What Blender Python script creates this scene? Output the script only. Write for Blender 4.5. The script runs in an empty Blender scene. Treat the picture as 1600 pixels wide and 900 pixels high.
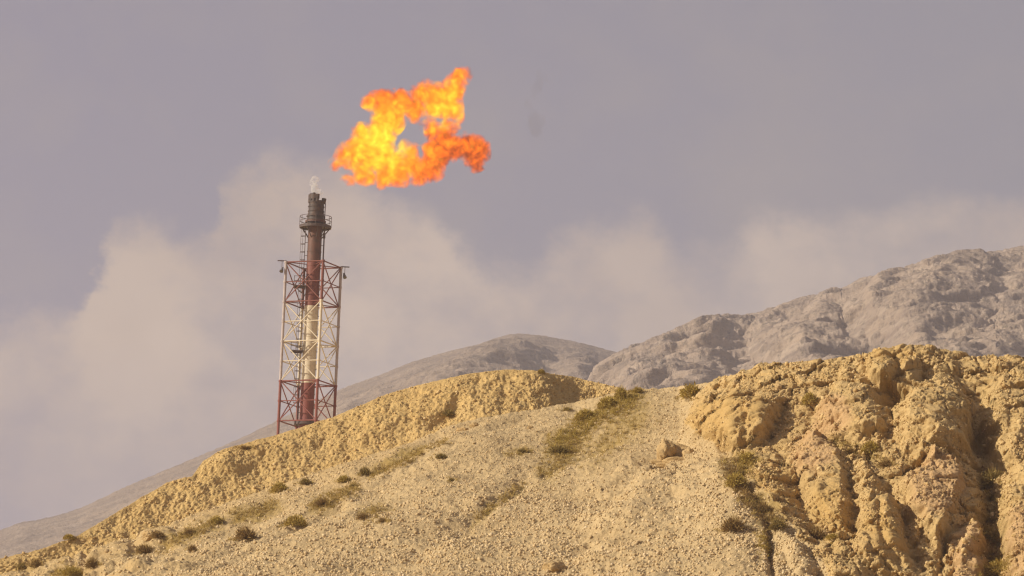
import bpy, bmesh, math, random
import numpy as np
from mathutils import Vector, Matrix
from mathutils.bvhtree import BVHTree

random.seed(7)
rng = np.random.default_rng(11)
S = bpy.context.scene
COL = S.collection

# ------------------------------------------------------------------ camera frame
W0, H0 = 1600, 900
FOV = math.radians(12.2)
F = (W0 / 2) / math.tan(FOV / 2)
PITCH, ROLL = math.radians(9.7), math.radians(2.25)
fwd = np.array([0, math.cos(PITCH), math.sin(PITCH)])
r0v = np.array([1.0, 0, 0])
u0v = np.cross(r0v, fwd)
upv = u0v * math.cos(ROLL) - r0v * math.sin(ROLL)
rgv = r0v * math.cos(ROLL) + u0v * math.sin(ROLL)


def dirs(px, py):
    """Unit-horizontal directions of picture points: horizontal length 1."""
    px = np.asarray(px, float)[..., None]
    py = np.asarray(py, float)[..., None]
    d = fwd + rgv * (px - W0 / 2) / F + upv * -(py - H0 / 2) / F
    return d / np.hypot(d[..., 0], d[..., 1])[..., None]


def pix(px, py, r):
    return dirs(px, py) * np.asarray(r, float)[..., None]


def project(P):
    x, y, z = P @ rgv, P @ upv, P @ fwd
    return W0 / 2 + F * x / z, H0 / 2 - F * y / z


def V(a):
    return Vector([float(x) for x in a])


# ------------------------------------------------------------------ noise
_perm = rng.permutation(256).astype(np.int32)
_perm = np.concatenate([_perm, _perm, _perm])
_grad = rng.normal(size=(256, 3)).astype(np.float32)
_grad /= np.linalg.norm(_grad, axis=1)[:, None]
_jit = rng.random((256, 3)).astype(np.float32)


def _hash(i, j, k):
    return _perm[_perm[_perm[i & 255] + (j & 255)] + (k & 255)]


def perlin(P):
    P = P.astype(np.float32)
    i = np.floor(P).astype(np.int32)
    f = P - i
    w = f * f * f * (f * (f * 6 - 15) + 10)
    out = 0
    for a in (0, 1):
        wa = w[:, 0] if a else 1 - w[:, 0]
        for b in (0, 1):
            wb = wa * (w[:, 1] if b else 1 - w[:, 1])
            for c in (0, 1):
                g = _grad[_hash(i[:, 0] + a, i[:, 1] + b, i[:, 2] + c)]
                dot = g[:, 0] * (f[:, 0] - a) + g[:, 1] * (f[:, 1] - b) + g[:, 2] * (f[:, 2] - c)
                out = out + dot * wb * (w[:, 2] if c else 1 - w[:, 2])
    return out * 1.6


def fbm(P, octv=4, gain=0.5):
    a, s, out = 1.0, 1.0, 0
    for o in range(octv):
        out = out + a * perlin(P * s + o * 17.3)
        a *= gain
        s *= 2.03
    return out


def ridged(P, octv=4, gain=0.5):
    a, s, out, wgt = 1.0, 1.0, 0, 1.0
    for o in range(octv):
        n = 1 - np.abs(perlin(P * s + o * 31.7))
        n = n * n * wgt
        wgt = np.clip(n * 1.6, 0, 1)
        out = out + a * n
        a *= gain
        s *= 2.07
    return out - 0.8


def worley(P):
    P = P.astype(np.float32)
    i = np.floor(P).astype(np.int32)
    f = P - i
    f1 = np.full(len(P), 9.0, np.float32)
    f2 = f1.copy()
    for a in (-1, 0, 1):
        for b in (-1, 0, 1):
            for c in (-1, 0, 1):
                q = _jit[_hash(i[:, 0] + a, i[:, 1] + b, i[:, 2] + c)]
                d = (a + q[:, 0] - f[:, 0]) ** 2 + (b + q[:, 1] - f[:, 1]) ** 2 + (c + q[:, 2] - f[:, 2]) ** 2
                f2 = np.minimum(f2, np.maximum(f1, d))
                f1 = np.minimum(f1, d)
    return np.sqrt(f1), np.sqrt(f2)


def facets(P):
    """Broken blocks: each cell is a flat face tilted its own way; also the distance to the next cell."""
    P = P.astype(np.float32)
    i = np.floor(P).astype(np.int32)
    f = P - i
    f1 = np.full(len(P), 9.0, np.float32)
    f2 = f1.copy()
    off = np.zeros(len(P), np.float32)
    for a in (-1, 0, 1):
        for b in (-1, 0, 1):
            for c in (-1, 0, 1):
                h = _hash(i[:, 0] + a, i[:, 1] + b, i[:, 2] + c)
                q = _jit[h]
                v = np.stack([a + q[:, 0] - f[:, 0], b + q[:, 1] - f[:, 1], c + q[:, 2] - f[:, 2]], -1)
                d = (v * v).sum(-1)
                o = (v * _grad[(h * 7 + 3) & 255]).sum(-1) + (_jit[(h * 5 + 1) & 255][:, 0] - 0.5) * 0.8
                near = d < f1
                off = np.where(near, o, off)
                f2 = np.minimum(f2, np.maximum(f1, d))
                f1 = np.minimum(f1, d)
    return off, np.sqrt(f1), np.sqrt(f2)


def sstep(a, b, x):
    t = np.clip((x - a) / (b - a), 0, 1)
    return t * t * (3 - 2 * t)


def interp(pts, x):
    p = np.array(pts, float)
    return np.interp(x, p[:, 0], p[:, 1])


def poly_dist(px, py, pts):
    best = np.full(px.shape, 1e9)
    for (ax, ay), (bx, by) in zip(pts[:-1], pts[1:]):
        dx, dy = bx - ax, by - ay
        t = np.clip(((px - ax) * dx + (py - ay) * dy) / (dx * dx + dy * dy), 0, 1)
        best = np.minimum(best, np.hypot(px - ax - t * dx, py - ay - t * dy))
    return best


def bump(px, py, cx, cy, rx, ry, ang, h, p):
    c, s = math.cos(math.radians(ang)), math.sin(math.radians(ang))
    x, y = px - cx, py - cy
    a, b = (x * c + y * s) / rx, (-x * s + y * c) / ry
    d = np.sqrt(a * a + b * b)
    return h * np.clip(1 - d ** p, 0, None) if p > 0 else h * np.exp(-d * d * 1.5)


# ------------------------------------------------------------------ mesh helpers
def mesh_np(name, verts, quads, tris=None, mat=None, smooth=False, attrs=None, parent=None, link=True):
    me = bpy.data.meshes.new(name)
    verts = np.asarray(verts, np.float32)
    nq = 0 if quads is None else len(quads)
    nt = 0 if tris is None else len(tris)
    me.vertices.add(len(verts))
    me.vertices.foreach_set('co', verts.ravel())
    loops = []
    if nq: loops.append(np.asarray(quads, np.int32).ravel())
    if nt: loops.append(np.asarray(tris, np.int32).ravel())
    loops = np.concatenate(loops)
    me.loops.add(len(loops))
    me.loops.foreach_set('vertex_index', loops)
    me.polygons.add(nq + nt)
    starts = np.concatenate([np.arange(nq) * 4, nq * 4 + np.arange(nt) * 3]).astype(np.int32)
    me.polygons.foreach_set('loop_start', starts)
    if smooth:
        me.polygons.foreach_set('use_smooth', np.ones(nq + nt, bool))
    for k, v in (attrs or {}).items():
        at = me.attributes.new(k, 'FLOAT', 'POINT')
        at.data.foreach_set('value', np.asarray(v, np.float32))
    me.update(calc_edges=True)
    me.validate()
    o = bpy.data.objects.new(name, me)
    if mat: me.materials.append(mat)
    if link: COL.objects.link(o)
    if parent: o.parent = parent
    return o


def grid_quads(nr, nc):
    i = np.arange(nr * nc).reshape(nr, nc)
    return np.stack([i[:-1, :-1], i[:-1, 1:], i[1:, 1:], i[1:, :-1]], -1).reshape(-1, 4)


def grid_normals(P):
    du = np.gradient(P, axis=1)
    dv = np.gradient(P, axis=0)
    n = np.cross(du, dv)
    n /= np.linalg.norm(n, axis=-1)[..., None] + 1e-12
    n *= np.where(n[..., 2:3] < 0, -1, 1)
    return n


def tag(o, label=None, cat=None, group=None, kind=None):
    if label: o['label'] = label
    if cat: o['category'] = cat
    if group: o['group'] = group
    if kind: o['kind'] = kind
    return o


def empty(name, loc, rz=0.0):
    o = bpy.data.objects.new(name, None)
    o.empty_display_size = 0.3
    o.location = loc
    o.rotation_euler = (0, 0, rz)
    COL.objects.link(o)
    return o


# ------------------------------------------------------------------ materials
def new_mat(name):
    m = bpy.data.materials.new(name)
    m.use_nodes = True
    nt = m.node_tree
    nt.nodes.clear()
    out = nt.nodes.new('ShaderNodeOutputMaterial')
    return m, nt, out


def N(nt, t, **kw):
    n = nt.nodes.new('ShaderNode' + t)
    for k, v in kw.items():
        if k in n.inputs.keys() if hasattr(n.inputs, 'keys') else False:
            n.inputs[k].default_value = v
        else:
            setattr(n, k, v)
    return n


def math_n(nt, op, a, b=None, c=None, clamp=False):
    n = nt.nodes.new('ShaderNodeMath')
    n.operation = op
    n.use_clamp = clamp
    for i, v in enumerate((a, b, c)):
        if v is None: continue
        if isinstance(v, (int, float)): n.inputs[i].default_value = v
        else: nt.links.new(v, n.inputs[i])
    return n.outputs[0]


def mixc(nt, fac, a, b):
    n = nt.nodes.new('ShaderNodeMix')
    n.data_type = 'RGBA'
    for sock, v in ((n.inputs[0], fac), (n.inputs[6], a), (n.inputs[7], b)):
        if isinstance(v, (int, float)): sock.default_value = v
        elif isinstance(v, tuple): sock.default_value = (*v, 1)
        else: nt.links.new(v, sock)
    return n.outputs[2]


def noise_n(nt, vec, scale, detail=4, rough=0.55, dist=0.0):
    n = nt.nodes.new('ShaderNodeTexNoise')
    n.inputs['Scale'].default_value = scale
    n.inputs['Detail'].default_value = detail
    n.inputs['Roughness'].default_value = rough
    n.inputs['Distortion'].default_value = dist
    if vec is not None: nt.links.new(vec, n.inputs['Vector'])
    return n.outputs[0]


def remap(nt, v, a, b, c=0.0, d=1.0):
    n = nt.nodes.new('ShaderNodeMapRange')
    n.inputs[1].default_value, n.inputs[2].default_value = a, b
    n.inputs[3].default_value, n.inputs[4].default_value = c, d
    nt.links.new(v, n.inputs[0])
    return n.outputs[0]


def ramp(nt, v, stops):
    n = nt.nodes.new('ShaderNodeValToRGB')
    el = n.color_ramp.elements
    while len(el) < len(stops): el.new(0.5)
    for e, (p, c) in zip(el, stops):
        e.position = p
        e.color = (*c, 1)
    nt.links.new(v, n.inputs[0])
    return n.outputs[0]


def attr(nt, name):
    n = nt.nodes.new('ShaderNodeAttribute')
    n.attribute_name = name
    return n.outputs['Fac']


def finish(nt, out, color, rough=0.95, bumpv=None, bstr=0.5, bdist=0.05, spec=0.1, metal=0.0):
    b = nt.nodes.new('ShaderNodeBsdfPrincipled')
    if isinstance(color, tuple): b.inputs['Base Color'].default_value = (*color, 1)
    else: nt.links.new(color, b.inputs['Base Color'])
    if isinstance(rough, (int, float)): b.inputs['Roughness'].default_value = rough
    else: nt.links.new(rough, b.inputs['Roughness'])
    b.inputs['Specular IOR Level'].default_value = spec
    b.inputs['Metallic'].default_value = metal
    if bumpv is not None:
        bn = nt.nodes.new('ShaderNodeBump')
        bn.inputs['Strength'].default_value = bstr
        bn.inputs['Distance'].default_value = bdist
        nt.links.new(bumpv, bn.inputs['Height'])
        nt.links.new(bn.outputs[0], b.inputs['Normal'])
    nt.links.new(b.outputs[0], out.inputs['Surface'])
    return b


def earth_mat(name, c_lo, c_hi, patch=None, fine=6.0, attrs=True):
    """Dry earth: broad tone patches, fine grain, coloured by the region attributes."""
    m, nt, out = new_mat(name)
    pos = nt.nodes.new('ShaderNodeNewGeometry').outputs['Position']
    n1 = noise_n(nt, pos, 0.35, 5, 0.6)
    n2 = noise_n(nt, pos, fine, 4, 0.7)
    n3 = noise_n(nt, pos, 1.7, 4, 0.6)
    base = mixc(nt, remap(nt, n1, 0.35, 0.65), c_lo, c_hi)
    base = mixc(nt, remap(nt, n3, 0.52, 0.75, 0, 0.45), base, tuple(x * 0.72 for x in c_lo))
    g = mixc(nt, remap(nt, n2, 0.35, 0.7), tuple(x * 0.78 for x in c_lo), tuple(min(1, x * 1.22) for x in c_hi))
    base = mixc(nt, 0.42, base, g)
    if attrs:
        base = mixc(nt, math_n(nt, 'MULTIPLY', attr(nt, 'pink'), 0.62), base, (0.50, 0.315, 0.165))
        base = mixc(nt, math_n(nt, 'MULTIPLY', attr(nt, 'ochre'), 0.6), base, (0.49, 0.315, 0.11))
        vf = math_n(nt, 'MULTIPLY', attr(nt, 'veg'), remap(nt, n3, 0.3, 0.6, 0.35, 0.95))
        base = mixc(nt, vf, base, (0.30, 0.205, 0.065))
    bv = noise_n(nt, pos, fine * 2.2, 5, 0.75)
    finish(nt, out, base, 0.95, bv, 1.0, 0.07, 0.05)
    return m


M_gravel = earth_mat('gravel_earth', (0.455, 0.33, 0.168), (0.54, 0.405, 0.22))
M_rock = earth_mat('clay_rock', (0.465, 0.318, 0.136), (0.565, 0.402, 0.186))
M_bank = earth_mat('ochre_bank_earth', (0.54, 0.365, 0.145), (0.63, 0.45, 0.20))

# stones: each pebble has a tone of its own
M_stone, nt, out = new_mat('pebble')
geo = nt.nodes.new('ShaderNodeNewGeometry')
c = ramp(nt, geo.outputs['Random Per Island'], [(0.0, (0.40, 0.28, 0.14)), (0.3, (0.50, 0.365, 0.19)), (0.8, (0.57, 0.43, 0.24)), (1.0, (0.63, 0.50, 0.31))])
finish(nt, out, c, 0.9, noise_n(nt, geo.outputs['Position'], 25, 3), 0.4, 0.01, 0.1)
M_clod, nt, out = new_mat('ochre_clod')
geo = nt.nodes.new('ShaderNodeNewGeometry')
c = ramp(nt, geo.outputs['Random Per Island'], [(0.0, (0.40, 0.26, 0.11)), (0.4, (0.49, 0.335, 0.145)), (1.0, (0.60, 0.44, 0.22))])
finish(nt, out, c, 0.95, noise_n(nt, geo.outputs['Position'], 25, 3), 0.4, 0.01, 0.05)
M_boulder, nt, out = new_mat('boulder_stone')
pos = nt.nodes.new('ShaderNodeNewGeometry').outputs['Position']
c = mixc(nt, noise_n(nt, pos, 3, 5, 0.65), (0.38, 0.255, 0.115), (0.54, 0.385, 0.19))
finish(nt, out, c, 0.95, noise_n(nt, pos, 14, 5, 0.7), 0.8, 0.06, 0.05)

def mountain_mat(name, k):
    m, nt, out = new_mat(name)
    pos = nt.nodes.new('ShaderNodeNewGeometry').outputs['Position']
    n1 = noise_n(nt, pos, 0.02, 5, 0.6)
    n2 = noise_n(nt, pos, 0.12, 6, 0.75)
    n3 = noise_n(nt, pos, 0.28, 5, 0.75)
    c = mixc(nt, remap(nt, n1, 0.35, 0.65), (0.225, 0.172, 0.137), (0.345, 0.262, 0.192))
    c = mixc(nt, remap(nt, n2, 0.45, 0.7, 0, 0.6), c, (0.39, 0.315, 0.25))
    sx = nt.nodes.new('ShaderNodeSeparateXYZ'); nt.links.new(pos, sx.inputs[0])
    cx_ = nt.nodes.new('ShaderNodeCombineXYZ')
    nt.links.new(math_n(nt, 'MULTIPLY', sx.outputs[0], 1 / 26), cx_.inputs[0])
    nt.links.new(math_n(nt, 'MULTIPLY', sx.outputs[1], 1 / 90), cx_.inputs[1])
    nt.links.new(math_n(nt, 'MULTIPLY', math_n(nt, 'SUBTRACT', sx.outputs[2], math_n(nt, 'MULTIPLY', sx.outputs[0], 0.32)), 1 / 4.5), cx_.inputs[2])
    ns = noise_n(nt, cx_.outputs[0], 1.0, 5, 0.65, 0.6)
    c = mixc(nt, remap(nt, ns, 0.51, 0.63, 0, 0.7), c, (0.41, 0.325, 0.25))
    c = mixc(nt, remap(nt, ns, 0.46, 0.36, 0, 0.55), c, (0.15, 0.12, 0.10))
    c = mixc(nt, remap(nt, n3, 0.53, 0.62, 0, 0.65), c, (0.11, 0.092, 0.068))
    c = mixc(nt, k, (0.055, 0.045, 0.04), c)
    finish(nt, out, c, 0.95, n3, 1.0, 2.5, 0.03)
    return m


M_mount = mountain_mat('mountain_rock', 1.0)
M_mount_far = mountain_mat('scrubby_mountain_rock', 0.74)

M_ground, nt, out = new_mat('dry_plain')
pos = nt.nodes.new('ShaderNodeNewGeometry').outputs['Position']
c = mixc(nt, noise_n(nt, pos, 0.05, 6), (0.36, 0.26, 0.15), (0.47, 0.36, 0.22))
finish(nt, out, c, 0.95, noise_n(nt, pos, 3, 5), 0.6, 0.05, 0.05)


def leaf_mat(name, cols):
    m, nt, out = new_mat(name)
    geo = nt.nodes.new('ShaderNodeNewGeometry')
    c = ramp(nt, geo.outputs['Random Per Island'], cols)
    b = nt.nodes.new('ShaderNodeBsdfDiffuse')
    t = nt.nodes.new('ShaderNodeBsdfTranslucent')
    mx = nt.nodes.new('ShaderNodeMixShader')
    mx.inputs[0].default_value = 0.25
    nt.links.new(c, b.inputs[0]); nt.links.new(c, t.inputs[0])
    nt.links.new(b.outputs[0], mx.inputs[1]); nt.links.new(t.outputs[0], mx.inputs[2])
    nt.links.new(mx.outputs[0], out.inputs['Surface'])
    return m


M_olive = leaf_mat('olive_leaves', [(0, (0.25, 0.17, 0.035)), (0.5, (0.42, 0.30, 0.07)), (1, (0.58, 0.44, 0.14))])
M_brown = leaf_mat('dry_brown_twigs', [(0, (0.17, 0.10, 0.04)), (0.6, (0.31, 0.20, 0.07)), (1, (0.48, 0.34, 0.14))])
M_dark = leaf_mat('dark_dry_twigs', [(0, (0.16, 0.115, 0.04)), (0.6, (0.30, 0.215, 0.065)), (1, (0.46, 0.34, 0.13))])
M_straw = leaf_mat('straw_grass', [(0, (0.27, 0.185, 0.05)), (0.5, (0.45, 0.32, 0.10)), (1, (0.60, 0.45, 0.18))])


def paint(name, col, rust=0.35, rcol=(0.11, 0.05, 0.03), rough=0.6, scale=2.0):
    m, nt, out = new_mat(name)
    pos = nt.nodes.new('ShaderNodeNewGeometry').outputs['Position']
    n = noise_n(nt, pos, scale, 6, 0.65)
    c = mixc(nt, remap(nt, n, 0.45, 0.7, 0, rust), col, rcol)
    finish(nt, out, c, rough, None, spec=0.3)
    return m


M_red = paint('faded_red_paint', (0.185, 0.058, 0.042))
M_redlow = paint('crimson_paint', (0.215, 0.062, 0.048))
M_cream = paint('cream_paint', (0.60, 0.52, 0.38), 0.22, (0.24, 0.15, 0.09))
M_soot = paint('sooty_steel', (0.055, 0.04, 0.035), 0.7, (0.13, 0.07, 0.045))
M_sootred = paint('sooty_red_paint', (0.135, 0.062, 0.042), 0.9, (0.07, 0.045, 0.035), scale=1.2)
M_steel = paint('weathered_steel', (0.42, 0.36, 0.34), 0.35, (0.16, 0.09, 0.07))
M_darkst = paint('dark_steel', (0.09, 0.065, 0.06), 0.5)
M_lamp = paint('floodlight_housing', (0.12, 0.11, 0.11), 0.3)

# ------------------------------------------------------------------ outlines in the photograph
HILL_CREST = [(-900, 1010), (-60, 908), (0, 897), (60, 880), (130, 862), (250, 822), (300, 803), (380, 775), (430, 758), (500, 734),
              (560, 716), (640, 690), (700, 664), (760, 650), (830, 640), (870, 632), (900, 627), (960, 613), (1000, 607), (1060, 604),
              (1100, 597), (1140, 584), (1175, 573), (1190, 565), (1230, 566), (1262, 563), (1320, 557), (1370, 545), (1410, 537),
              (1450, 538), (1490, 547), (1530, 555), (1570, 553), (1600, 556), (1660, 560), (1800, 590), (2500, 760)]
BANK_CREST = [(-900, 1020), (-60, 885), (0, 872), (60, 858), (120, 836), (200, 787), (260, 753), (300, 741), (318, 716), (350, 700), (440, 676), (520, 650),
              (600, 616), (640, 604), (700, 590), (740, 582), (790, 577), (830, 578), (870, 584), (900, 589), (965, 604), (1010, 622),
              (1100, 640), (1600, 640), (2500, 800)]
MTN_BACK = [(-900, 1000), (-200, 880), (-60, 846), (0, 828), (30, 815), (60, 812), (120, 795), (200, 757), (300, 716), (380, 681), (430, 657),
            (530, 607), (600, 582), (640, 565), (700, 548), (750, 536), (790, 522), (820, 521), (850, 524), (900, 533), (960, 548), (1020, 566),
            (1100, 590), (1500, 660)]
MTN_FRONT = [(820, 640), (880, 605), (930, 572), (960, 551), (1000, 538), (1040, 521), (1100, 496), (1140, 492), (1180, 488), (1250, 463), (1330, 443),
             (1350, 432), (1400, 420), (1450, 406), (1500, 394), (1520, 391), (1560, 391), (1600, 382), (1700, 362), (1900, 380), (2500, 480)]

ROCK_EDGE = [(540, 1112), (590, 1100), (620, 1078), (660, 1062), (690, 1092), (705, 1132), (765, 1168), (830, 1222), (910, 1288), (960, 1325), (1200, 1500)]

# dry grass strips: polyline, half width, tufts, kind
GRASS = [
    ([(995, 618), (960, 640), (930, 655), (895, 680), (865, 700)], 17, 620, 'olive'),
    ([(900, 690), (870, 725), (850, 738)], 16, 170, 'straw'),
    ([(1000, 645), (960, 680), (930, 710)], 24, 110, 'straw'),
    ([(1140, 722), (1150, 755), (1172, 785), (1195, 803), (1218, 818)], 13, 500, 'brown'),
    ([(1168, 716), (1158, 745)], 14, 120, 'olive'),
    ([(555, 762), (520, 780), (488, 792)], 10, 260, 'straw'),
    ([(660, 708), (620, 728), (580, 742)], 7, 150, 'straw'),
    ([(430, 788), (395, 802), (365, 806)], 9, 140, 'straw'),
    ([(340, 815), (300, 832), (262, 848)], 10, 160, 'straw'),
    ([(1540, 735), (1552, 775), (1545, 830), (1550, 890)], 14, 240, 'brown'),
    ([(1570, 885), (1540, 895)], 16, 120, 'olive'),
    ([(820, 755), (780, 785), (740, 812)], 6, 90, 'straw'),
    ([(600, 800), (570, 808)], 14, 60, 'straw'),
    ([(1190, 835), (1200, 870)], 8, 70, 'olive'),
    ([(1300, 690), (1350, 702), (1385, 722)], 7, 70, 'straw'),
    ([(60, 880), (30, 885)], 8, 40, 'brown'),
    ([(130, 893), (80, 897)], 8, 60, 'olive'),
    ([(830, 705), (790, 712)], 6, 40, 'straw'),
    ([(700, 690), (640, 712)], 5, 50, 'straw'),
]

def settle(P, Y, crest, lo, hi, bw=9.0, k=0.9, reach=110.0):
    """Lower or raise the ground near its crest so that the ridge height follows the surveyed outline."""
    for _ in range(2):
        x, y = project(P.reshape(-1, 3))
        n = int((hi - lo) / bw) + 1
        b = np.clip(((x - lo) / bw).astype(int), 0, n - 1)
        inside = (x > lo) & (x < hi)
        top = np.full(n, 1e9)
        np.minimum.at(top, b[inside], y[inside])
        cx = lo + bw * (np.arange(n) + 0.5)
        want = interp(crest, cx)
        d = np.where(top < 1e8, want - top, 0)
        kn = np.hanning(9); kn /= kn.sum()
        d = np.convolve(np.pad(d, 4, mode='edge'), kn, 'valid')
        dx = np.interp(x, cx, d, left=0, right=0).reshape(Y.shape)
        cy = interp(crest, x).reshape(Y.shape)
        w = sstep(reach, 0, Y - cy)
        r = np.hypot(P[..., 0], P[..., 1])
        P = P.copy()
        P[..., 2] -= k * dx * w * r / F
    return P


# ------------------------------------------------------------------ hillside (gravel slope + clay outcrop)
pxc = np.concatenate([np.linspace(-900, -140, 50)[:-1], np.arange(-140, -40, 2.5), np.arange(-40, 1640, 1.35), np.arange(1640, 1860, 2.5), np.linspace(1860, 2500, 50)])
NC = len(pxc)
NR = 400
yc = interp(HILL_CREST, pxc)
PY_B, R_B = 965.0, 196.0
rc = interp([(-900, 224), (0, 226), (500, 233), (900, 236), (1060, 232), (1150, 224), (1400, 221), (1600, 222), (2500, 222)], pxc)


def slope_rows(pxc, yb, rb, yt, rt, nr):
    """Columns of a straight slope from (yb, rb) up to (yt, rt), rows evenly spread over the picture."""
    zb = pix(pxc, yb, rb)[:, 2]
    zt = pix(pxc, yt, rt)[:, 2]
    m = (zt - zb) / (rt - rb)
    s = np.linspace(0, 1, nr)[:, None]
    py = yb + (yt - yb) * s
    px = np.broadcast_to(pxc, py.shape)
    d = dirs(px, py)
    r = (zb - m * rb) / (d[..., 2] - m)
    return d * r[..., None], px, py


yb_ = np.full(NC, PY_B) + np.clip(yc - 930, 0, None)
Pm, PX, PY = slope_rows(pxc, yb_, np.full(NC, R_B), yc, rc, NR)
sd = PX - np.interp(PY, [p[0] for p in ROCK_EDGE], [p[1] for p in ROCK_EDGE])
flat = Pm.reshape(-1, 3)
wob = fbm(flat * 0.9, 3).reshape(PX.shape)
rock = sstep(-4, 20, sd + wob * 9)
NRM = grid_normals(Pm)

disp = np.zeros(PX.shape)
# broad undulation, ledges along the slope
ledge = (PX * 0.40 + PY * 0.92)
disp += (1 - rock) * 0.30 * fbm(flat * 0.22, 3).reshape(PX.shape)
lq = np.stack([ledge / 26.0, PX / 240.0, np.zeros(PX.shape)], -1).reshape(-1, 3)
left = sstep(1050, 600, PX) * sstep(900, 840, PY + (800 - PX) * 0.10)
disp += (1 - rock) * (0.05 + 0.17 * left) * fbm(lq, 3).reshape(PX.shape)
lump = ridged(flat * 0.8, 3).reshape(PX.shape)
disp += (1 - rock) * sstep(420, 120, PX) * 0.20 * lump
# gravel grain
n1 = fbm(flat * 3.2, 3, 0.6).reshape(PX.shape)
disp += (1 - rock) * 0.055 * n1

FURROWS = [  # polyline, width px, depth m (negative = ridge)
    ([(820, 755), (740, 813), (655, 858)], 13, 0.17),
    ([(530, 792), (470, 822), (400, 858), (330, 893)], 9, 0.26),
    ([(700, 690), (600, 738), (490, 795), (400, 838), (300, 885)], 7, 0.22),
    ([(600, 735), (560, 750), (500, 776)], 8, 0.22),
    ([(850, 740), (900, 715), (960, 690)], 10, 0.18),
    ([(1060, 705), (1020, 735), (960, 790)], 22, 0.22),
    ([(1090, 715), (1010, 790), (960, 850)], 30, -0.25),
    ([(260, 850), (215, 872), (150, 900)], 8, 0.4),
    ([(150, 850), (130, 880), (120, 905)], 7, 0.4),
    ([(1500, 575), (1524, 612), (1533, 680)], 16, 1.1),
    ([(1533, 680), (1546, 740), (1548, 820), (1546, 990)], 24, 1.7),
    ([(1390, 760), (1400, 778), (1414, 808), (1426, 850), (1440, 884)], 9, 1.0),
    ([(1343, 735), (1338, 790), (1324, 850)], 10, 0.8),
    ([(1522, 806), (1500, 822), (1482, 833), (1472, 868), (1464, 905)], 6, 0.9),
    ([(1226, 636), (1212, 662), (1196, 690)], 9, 0.6),
    ([(1250, 785), (1275, 832), (1300, 872)], 10, 0.7),
    ([(1213, 700), (1245, 735), (1250, 782)], 8, 0.55),
    ([(1190, 818), (1203, 850), (1208, 930)], 6, 0.8),
    ([(1132, 706), (1168, 768), (1222, 832), (1288, 912)], 12, 0.5),
    ([(1320, 590), (1345, 610), (1385, 600)], 7, 0.3),
    ([(1330, 700), (1380, 722), (1420, 715), (1440, 690)], 10, 0.6),
    ([(1290, 690), (1262, 655), (1300, 610)], 8, 0.35),
    ([(1100, 690), (1102, 650)], 5, 0.35), ([(1125, 700), (1140, 650)], 5, 0.3), ([(1160, 705), (1172, 665)], 5, 0.3),
    ([(1185, 600), (1180, 640)], 7, 0.3),
    ([(1410, 890), (1380, 860), (1375, 800)], 7, 0.5),
    ([(1580, 660), (1570, 700), (1590, 760)], 8, 0.4),
]
for pts, w, d in FURROWS:
    x0, x1 = min(p[0] for p in pts) - 4 * w, max(p[0] for p in pts) + 4 * w
    sel = (pxc > x0) & (pxc < x1)
    q = poly_dist(PX[:, sel] + wob[:, sel] * w * 0.5, PY[:, sel], pts) / w
    disp[:, sel] -= (d * 0.5 if x0 > 1050 and d < 1.5 else d * 0.75 if x0 > 1050 else d) * np.exp(-q ** 2 * 1.3)

BUMPS = [  # cx, cy, rx, ry, angle, height m, profile
    (1378, 574, 25, 27, 8, 0.95, 4), (1424, 574, 20, 20, 0, 0.6, 4), (1323, 588, 14, 15, 0, 0.55, 3),
    (1335, 648, 66, 54, 20, 0.85, 2.5), (1458, 662, 66, 66, 0, 1.15, 3), (1396, 618, 36, 22, 0, -1.5, 3), (1378, 636, 10, 8, 0, -1.3, 2),
    (1438, 582, 26, 14, 0, -0.6, 2), 
    (1376, 832, 40, 62, 0, 0.8, 3), (1316, 878, 46, 50, 0, 0.8, 3), (1352, 762, 24, 42, 0, 0.7, 3),
    (1592, 640, 58, 96, 0, 0.6, 3), (1604, 830, 46, 116, 0, 1.5, 3), (1150, 655, 84, 46, -18, 0.9, 2.2), (1235, 610, 60, 30, 0, 0.4, 2),
    (1200, 760, 30, 60, -25, 0.4, 2), (1410, 545, 60, 16, 0, 0.3, 2), (1245, 860, 30, 70, -25, 0.5, 2.5),
    (1100, 860, 200, 160, 0, 0.9, 2), (620, 800, 260, 60, -22, 0.25, 2),
    (165, 862, 46, 22, -20, 0.55, 2.5), (245, 838, 34, 16, -10, 0.5, 3), (80, 878, 40, 16, -10, 0.4, 2.5), (210, 880, 30, 14, 0, 0.35, 3),
]
for cx, cy, rx, ry, an, h, p in BUMPS:
    R = max(rx, ry) * 1.2
    sel = (pxc > cx - R) & (pxc < cx + R)
    wx, wy = wob[:, sel] * rx * 0.14, np.roll(wob[:, sel], 60, 1) * ry * 0.14
    disp[:, sel] += bump(PX[:, sel] + wx, PY[:, sel] + wy, cx, cy, rx, ry, an, h * (1.05 if cx > 1050 and h < 1.5 else 1.0), p)

BLOCKS = [  # outline, height m, edge px: slabs that broke along flat faces
    ([(1455, 708), (1500, 720), (1509, 742), (1499, 800), (1481, 830), (1462, 862), (1432, 815), (1413, 780), (1407, 752)], 1.45, 15),
    ([(1262, 670), (1300, 688), (1320, 712), (1332, 790), (1318, 835), (1280, 812), (1253, 770), (1238, 730), (1248, 698)], 1.05, 16),
    ([(1519, 806), (1530, 812), (1548, 870), (1542, 990), (1488, 990), (1486, 900), (1500, 845)], 0.95, 14),
    ([(1074, 662), (1100, 638), (1180, 632), (1226, 636), (1200, 690), (1150, 706), (1106, 692)], 0.75, 15),
    ([(1390, 775), (1412, 830), (1428, 905), (1352, 905), (1330, 860), (1350, 790)], 0.6, 14),
    ([(1300, 600), (1350, 590), (1376, 616), (1374, 650), (1392, 684), (1340, 690), (1288, 668), (1282, 632)], 0.55, 16),
    ([(1420, 620), (1500, 610), (1522, 650), (1520, 700), (1450, 704), (1412, 690), (1405, 655)], 0.6, 18),
]


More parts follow.
